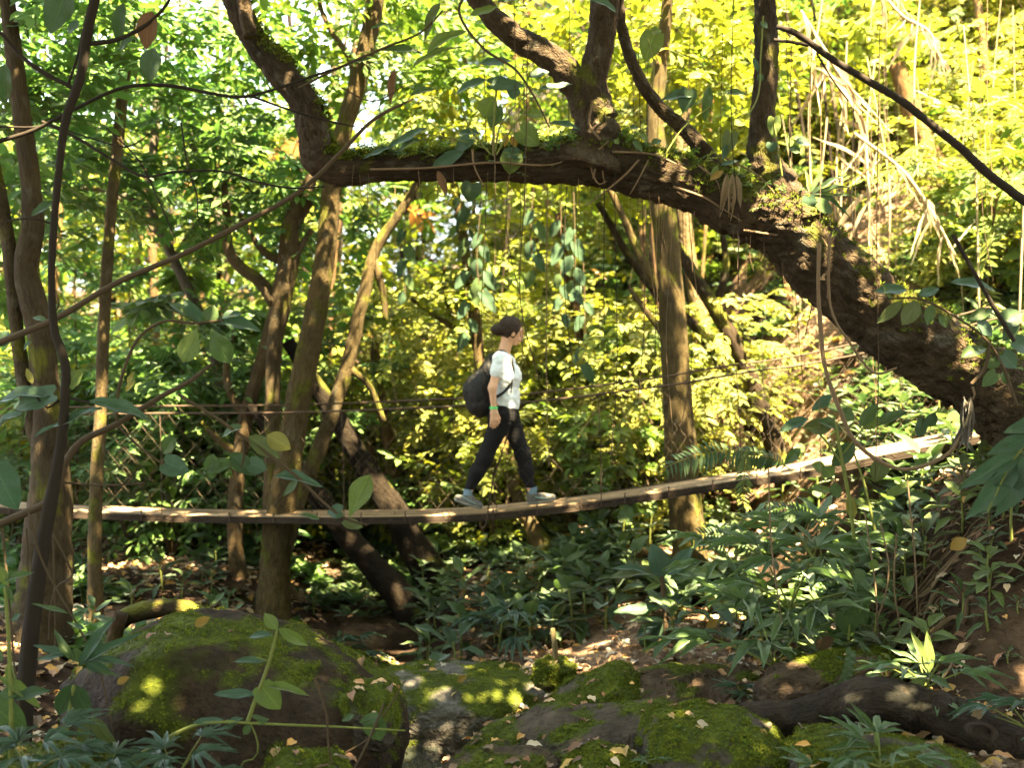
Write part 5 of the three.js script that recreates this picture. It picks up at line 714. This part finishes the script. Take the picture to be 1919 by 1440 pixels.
branchThing('heart_leaf_vine', 'vine with heart leaves beside the upright limbs of the arching tree', 'vine', 6.8, [[[1222, 165, 3], [1225, 120, 3], [1210, 60, 3]], [[1430, 30, 3], [1425, 110, 3], [1420, 180, 3], [1400, 220, 3]], [[1465, 330, 4], [1455, 260, 3], [1448, 220, 2]], [[1240, 300, 3], [1280, 240, 3], [1330, 200, 3]]],
  [[1225, 65, 1210, 112, 46, 'bright', 'heart', 0.95], [1218, 60, 1240, 55, 20, 'bright', 'ell', 0.7], [1450, 222, 1450, 258, 26, 'bright', 'heart', 0.95], [1445, 268, 1446, 285, 22, 'blue', 'heart', 0.9], [1425, 40, 1438, 52, 14, 'blue', 'ell', 0.8], [1420, 135, 1412, 105, 10, 'blue', 'ell', 0.8], [1424, 150, 1425, 135, 12, 'blue', 'heart', 0.8], [1330, 160, 1320, 225, 20, 'mid', 'ell', 0.9], [1290, 170, 1280, 210, 36, 'deep', 'heart', 0.9], [1370, 250, 1360, 290, 30, 'olive', 'heart', 0.9], [1300, 180, 1240, 175, 26, 'blue', 'ell', 0.6], [1355, 175, 1400, 172, 18, 'mid', 'ell', 0.6], [1490, 265, 1520, 265, 22, 'blue', 'ell', 0.7], [1500, 285, 1478, 275, 20, 'mid', 'ell', 0.7], [1355, 300, 1362, 265, 12, 'blue', 'ell', 0.8], [1345, 310, 1330, 340, 12, 'bright', 'lance', 0.6], [1350, 310, 1385, 300, 12, 'blue', 'lance', 0.6], [1515, 370, 1518, 400, 28, 'blue', 'heart', 0.9], [1535, 380, 1560, 400, 26, 'mid', 'heart', 0.8], [1220, 270, 1240, 260, 14, 'mid', 'ell', 0.7], [1200, 250, 1215, 265, 14, 'bright', 'ell', 0.7], [1180, 240, 1196, 236, 12, 'mid', 'ell', 0.7], [1160, 270, 1150, 260, 12, 'bright', 'ell', 0.7], [1185, 262, 1205, 285, 14, 'mid', 'ell', 0.7]], M.greenTwig);
{ const t = thing('strap_fern', at(1530, 345, 6.9), 'strap leaved fern growing on the shoulder of the arching trunk', 'fern'); leaves(t, 6.9, [[1520, 365, 1600, 340, 10, 'deep', 'lance', 0.4], [1520, 365, 1610, 365, 10, 'mid', 'lance', 0.4], [1520, 365, 1585, 320, 10, 'deep', 'lance', 0.5], [1518, 362, 1545, 310, 10, 'mid', 'lance', 0.6], [1522, 366, 1600, 385, 10, 'deep', 'lance', 0.4], [1516, 362, 1512, 318, 10, 'bright', 'lance', 0.7]]); }
{ const t = thing('dead_leaf_bunch', at(1370, 330, 6.78), 'long brown dead leaves hanging from the bend of the arching trunk', 'dead leaves'); leaves(t, 6.78, [[1362, 325, 1352, 405, 14, 'tan', 'lance', 0.95], [1372, 325, 1370, 418, 16, 'tan', 'lance', 0.95], [1380, 328, 1388, 390, 14, 'tan', 'lance', 0.95], [1355, 320, 1330, 338, 16, 'gold', 'ell', 0.6]]); }
// grey dead leaf clump that hangs from the trunk's foot
{ const t = thing('dead_leaf_clump', at(1810, 850, 6.35), 'grey-brown clump of dead leaves hanging from the trunk foot', 'dead leaves'); part('stem', limb([at(1822, 725, 6.35), at(1826, 745, 6.35), at(1815, 750, 6.35)], [0.008, 0.006], { seg: 6 }), M.root, t);
  for (let i = 0; i < 16; i++) { const x = 1796 + rr(0, 34), y = 742 + rr(0, 12); leaf(t, at(1812 + rr(-8, 8), y, 6.35 + rr(-0.05, 0.05)), at(x, rr(800, 862), 6.35 + rr(-0.08, 0.08)), rr(0.13, 0.22), 'lance', leafMat(0.2, 0.165, 0.125, { wax: 0 }), V(rr(-1, 1), 0.1, 1)); } }
// looping liana
branchThing('looping_liana', 'pale liana looping down from the arching trunk in front of the bridge', 'liana', 6.4, [[[1535, 455, 8], [1533, 540, 7], [1537, 610, 9], [1546, 690, 8], [1574, 770, 9], [1600, 825, 8], [1643, 862, 8], [1690, 880, 7], [1740, 870, 8], [1782, 845, 7], [1808, 800, 6]], [[1555, 440, 6], [1552, 530, 6], [1560, 590, 5], [1590, 640, 5], [1640, 700, 5], [1680, 690, 4]]], [], M.root);
branchThing('slanting_branch', 'grey bare branch slanting down to the right edge', 'branch', 6.2, [[[1455, 50, 10], [1490, 62, 12], [1560, 112, 13], [1640, 160, 14], [1690, 190, 15], [1740, 230, 15], [1800, 278, 16], [1850, 325, 17], [1930, 385, 18]], [[1450, 75, 7], [1490, 80, 7], [1515, 85, 7]], [[1530, 100, 4], [1560, 150, 3], [1590, 190, 3]], [[1785, 440, 8], [1830, 520, 8], [1870, 590, 9], [1900, 640, 9]]], [], M.darkTwig);
// thin hanging vines in front of the wood
for (let i = 0; i < 46; i++) {
  const x = pick([rr(860, 1300), rr(1280, 1919), rr(640, 1919)]), d = rr(6.6, 9.2), y0 = rr(-40, 330), y1 = y0 + rr(300, 800), w = rr(0.0015, 0.0035), vk = Math.floor(rnd() * 3), look = ['blackish', 'dark brown', 'light brown'][vk];
  const t = thing('hanging_vine', at(x, y0, d), `thin ${look} vine hanging straight down in front of the wood`, 'vine', `thin ${look} vines hanging in front of the wood`); part('strand', limb([at(x, y0 - 60, d), at(x + rr(-8, 8), lerp(y0, y1, 0.4), d), at(x + rr(-15, 15), lerp(y0, y1, 0.75), d), at(x + rr(-12, 22), y1, d)], [w, w], { seg: 4, lump: 0, step: 0.1 }), [M.darkTwig, M.twig, M.root][vk], t);
}
// dry pale palm fronds and bamboo caught in full sun on the upper right slope
function dryFrond(label, d, spine, n, len, spread) {
  const t = thing('dry_palm_frond', at(spine[0][0], spine[0][1], d), label, 'dead frond'), m = leafMat(0.38, 0.29, 0.18, { wax: 0.1, plain: 1 }); part('spine', limb(spine.map(([x, y]) => at(x, y, d)), [0.016, 0.02, 0.012], { seg: 8 }), M.paleVine, t);
  const c = new THREE.CatmullRomCurve3(spine.map(([x, y]) => at(x, y, d))); for (let i = 0; i < n; i++) { const p = c.getPoint(i / n), a = rr(-spread, spread) + Math.PI / 2, dn = rnd() < 0.75 ? -1 : 0.7, l = len * rr(0.35, 1.1); leaf(t, p, p.clone().add(V(Math.cos(a) * l, dn * Math.sin(a) * l, rr(-0.25, 0.25) * l)), rr(0.025, 0.07), 'lance', m, V(rr(-1, 1), 0.4, 1), 'strip'); }
}
dryFrond('bleached dry palm frond in the brightest sun at the upper right', 10.2, [[1500, 20], [1560, 120], [1612, 215], [1625, 330], [1632, 500]], 34, 0.75, 0.9); dryFrond('bleached dry palm frond slanting below the brightest one', 10.0, [[1600, 250], [1690, 320], [1740, 390], [1790, 480]], 26, 0.5, 0.8); dryFrond('bleached dry palm frond near the top edge at the right', 11, [[1640, -30], [1690, 30], [1740, 60], [1760, 110]], 26, 0.5, 0.9);
for (let i = 0; i < 16; i++) { const x = rr(1480, 1919), d = rr(9.5, 12.5), y0 = rr(-60, 260), y1 = y0 + rr(240, 560), w = rr(0.004, 0.012); const t = thing('pale_cane', at(x, y1, d), 'pale sunlit dry cane on the upper right slope', 'cane', 'pale dry canes on the slope'); part('cane', limb([at(x + rr(-40, 40), y0, d), at(x + rr(-15, 15), (y0 + y1) / 2, d), at(x, y1, d)], [w * 0.7, w, w], { seg: 6, lump: 0.1, step: 0.15 }), M.paleVine, t); }
// dirt wall with bare roots at the lower right
{ const t = thing('root_tangle', at(1880, 1200, 6.2), 'tangle of bare pale roots hanging over the dirt wall at the right edge', 'roots');
  for (let i = 0; i < 110; i++) { // each root leaves the soil and runs or dangles down the wall
    let x = rr(2.4, 3.7), z = -rr(5.9, 7.4), w = rr(0.002, 0.008) * (rnd() < 0.15 ? 2 : 1); const pts = [ground(x, z).add(V(0, -0.04, 0))], n = 4 + Math.floor(rnd() * 4), free = rr(0, 0.05);
    for (let k = 0; k < n; k++) { const e = 0.1, gx = height(x + e, z) - height(x - e, z), gz = height(x, z + e) - height(x, z - e), l = Math.hypot(gx, gz) || 1; x -= gx / l * 0.07 + rr(-0.09, 0.09); z -= gz / l * 0.07 + rr(-0.1, 0.1); pts.push(ground(x, z).add(V(0, 0.008 + free * k / n * 3 + rr(0, 0.02), 0))); }
    part('root', limb(pts, [w, w, w * 0.4], { seg: 5, lump: 0.25, step: 0.04 }), pick([M.root, M.twig, M.root]), t); } }
for (const [x0, y0, x1, y1, x2, y2] of [[1620, 960, 1640, 1100, 1645, 1200], [1650, 980, 1665, 1080, 1630, 1200], [1700, 900, 1715, 1060, 1720, 1190], [1680, 1000, 1675, 1100, 1690, 1200], [1440, 880, 1445, 1020, 1465, 1170]]) { const t = thing('bank_creeper', at(x0, y0, 6.5), 'thin brown creeper hanging over the slope at the dirt wall', 'creeper', 'creepers hanging over the right bank'); part('strand', limb([at(x0, y0, 6.6), at(x1, y1, 6.5), at(x2, y2, 6.4)], [0.005, 0.006, 0.004], { seg: 6, lump: 0.15 }), M.root, t); }
// herbs along the top of the dirt wall
{
  const mk = (kind, n, L, w, m, h, look) => herbPlant(kind, n, L, w, m, h, `${look} herb along the top of the dirt wall`, `${look} herbs along the top of the dirt wall`);
  const hs = [mk('lance', 10, 0.24, 0.2, G.mid, 0.2, 'strap-leaved'), mk('ell', 9, 0.2, 0.4, G.bright, 0.22, 'bright oval-leaved'), mk('obov', 9, 0.18, 0.4, G.olive, 0.2, 'olive blunt-leaved')];
  for (let i = 0; i < 72; i++) { const x = rr(1.9, 3.8), d = rr(6.0, 7.5); put(pick(hs), ground(x, -d), rr(0, 6), rr(0.6, 1.3)); }
  const low = herbPlant('lance', 8, 0.13, 0.3, G.mid, 0.1, 'small herb rooted in the face of the dirt wall', 'small herbs on the face of the dirt wall'); for (let i = 0; i < 30; i++) { const x = rr(1.9, 3.4), d = rr(5.7, 6.6); put(low, ground(x, -d), rr(0, 6), rr(0.5, 1.2)); }
}
// leafy vines hanging behind the walker
for (const [x, y0, y1, n] of [[878, 380, 640, 9], [902, 430, 560, 6], [1052, 400, 600, 8], [1075, 420, 560, 6], [1002, 380, 520, 5], [1092, 520, 700, 6], [760, 420, 560, 5]]) {
  const d = rr(9.9, 10.6), t = thing('leafy_hanging_vine', at(x, y0, d), 'hanging vine with bluish leaves in the sunny gap behind the walker', 'vine', 'leafy vines hanging behind the walker'); part('strand', limb([at(x, y0 - 60, d), at(x + rr(-8, 8), (y0 + y1) / 2, d), at(x, y1, d)], [0.005, 0.004], { seg: 5, lump: 0.1 }), M.twig, t);
  for (let i = 0; i < n; i++) { const y = lerp(y0, y1, (i + 0.5) / n), s = i % 2 ? 1 : -1, l = rr(24, 38); leaves(t, d, [[x + s * 3, y, x + s * l * rr(0.4, 0.8), y + l, l * 0.62, pick(['blue', 'blue', 'mid']), pick(['ell', 'heart']), 0.85]]); } }
// heart leaves on the bank
branchThing('heart_leaf_plant', 'arrow leaved dark green plant on the bank below the dirt wall', 'plant', 6.4, [[[1590, 1200, 5], [1592, 1170, 4]], [[1640, 1190, 3], [1640, 1150, 2]]], [[1585, 1148, 1592, 1192, 46, 'mid', 'heart', 0.95], [1610, 1150, 1625, 1172, 28, 'mid', 'heart', 0.9], [1600, 1135, 1570, 1150, 22, 'mid', 'ell', 0.7], [1620, 1120, 1625, 1150, 14, 'mid', 'ell', 0.9], [1640, 1048, 1632, 1070, 18, 'bright', 'ell', 0.9], [1620, 1070, 1600, 1085, 22, 'mid', 'ell', 0.6], [1500, 1170, 1540, 1160, 22, 'deep', 'ell', 0.6]], M.greenTwig);
{ const t = thing('creeping_ivy', at(1575, 1240, 6.05), 'small round-leaved ivy chain creeping down the mossy mound', 'ivy'); part('stem', limb([at(1592, 1222, 6.05), at(1590, 1255, 6.03), at(1580, 1280, 6.02), at(1562, 1300, 6.0)], [0.003, 0.002], { seg: 5 }), M.greenTwig, t); for (let i = 0; i < 16; i++) { const k = i / 15, x = lerp(1594, 1560, k * k), y = lerp(1218, 1308, k); leaf(t, at(x, y, 6.0), at(x + (i % 2 ? 12 : -11), y + 7, 6.0), 0.95, 'heart', G.mid, V(0, 0.5, 1)); } }
for (const [x, y, d, s, c, label] of [[1335, 1168, 7.6, 24, 'gold', 'yellow dead leaf standing at the foot of the straight tree'], [1797, 1018, 6.1, 34, 'gold', 'large golden dead leaf caught on the dirt wall'], [1832, 1338, 5.2, 26, 'tan', 'round tan dead leaf leaning on the log'], [1295, 1245, 7.2, 24, 'tan', 'pale dead leaf on the ledge below the straight tree'], [1722, 1424, 4.75, 40, 'gold', 'orange dead leaf in front of the log near the bottom edge'], [1545, 1205, 6.5, 34, 'dead', 'curled brown leaf beside the drooping palm seedling'], [378, 1165, 5.6, 26, 'gold', 'amber dead leaf standing on the moss of the huge boulder'], [865, 1272, 7.5, 18, 'gold', 'amber dead leaf on the flat grey boulder'], [1215, 1385, 5.8, 30, 'tan', 'long tan dead leaf on the brown shelf'], [1325, 1340, 6.3, 36, 'dead', 'rust brown dead leaf on the ledge by the log end'], [230, 1275, 5.0, 20, 'gold', 'amber dead leaf hanging beside the radiating leaves']]) { const t = thing('dead_leaf', at(x, y, d), label, 'dead leaf'); leaves(t, d, [[x - s * 0.5, y + s * 0.35, x + s * 0.5, y - s * 0.3, s * 0.7, c, 'ell', 0.75]]); t.children[0].name = 'blade'; }
scene.traverse(o => { if (o.isMesh) o.castShadow = o.receiveShadow = true; });
renderer.render(scene, camera);
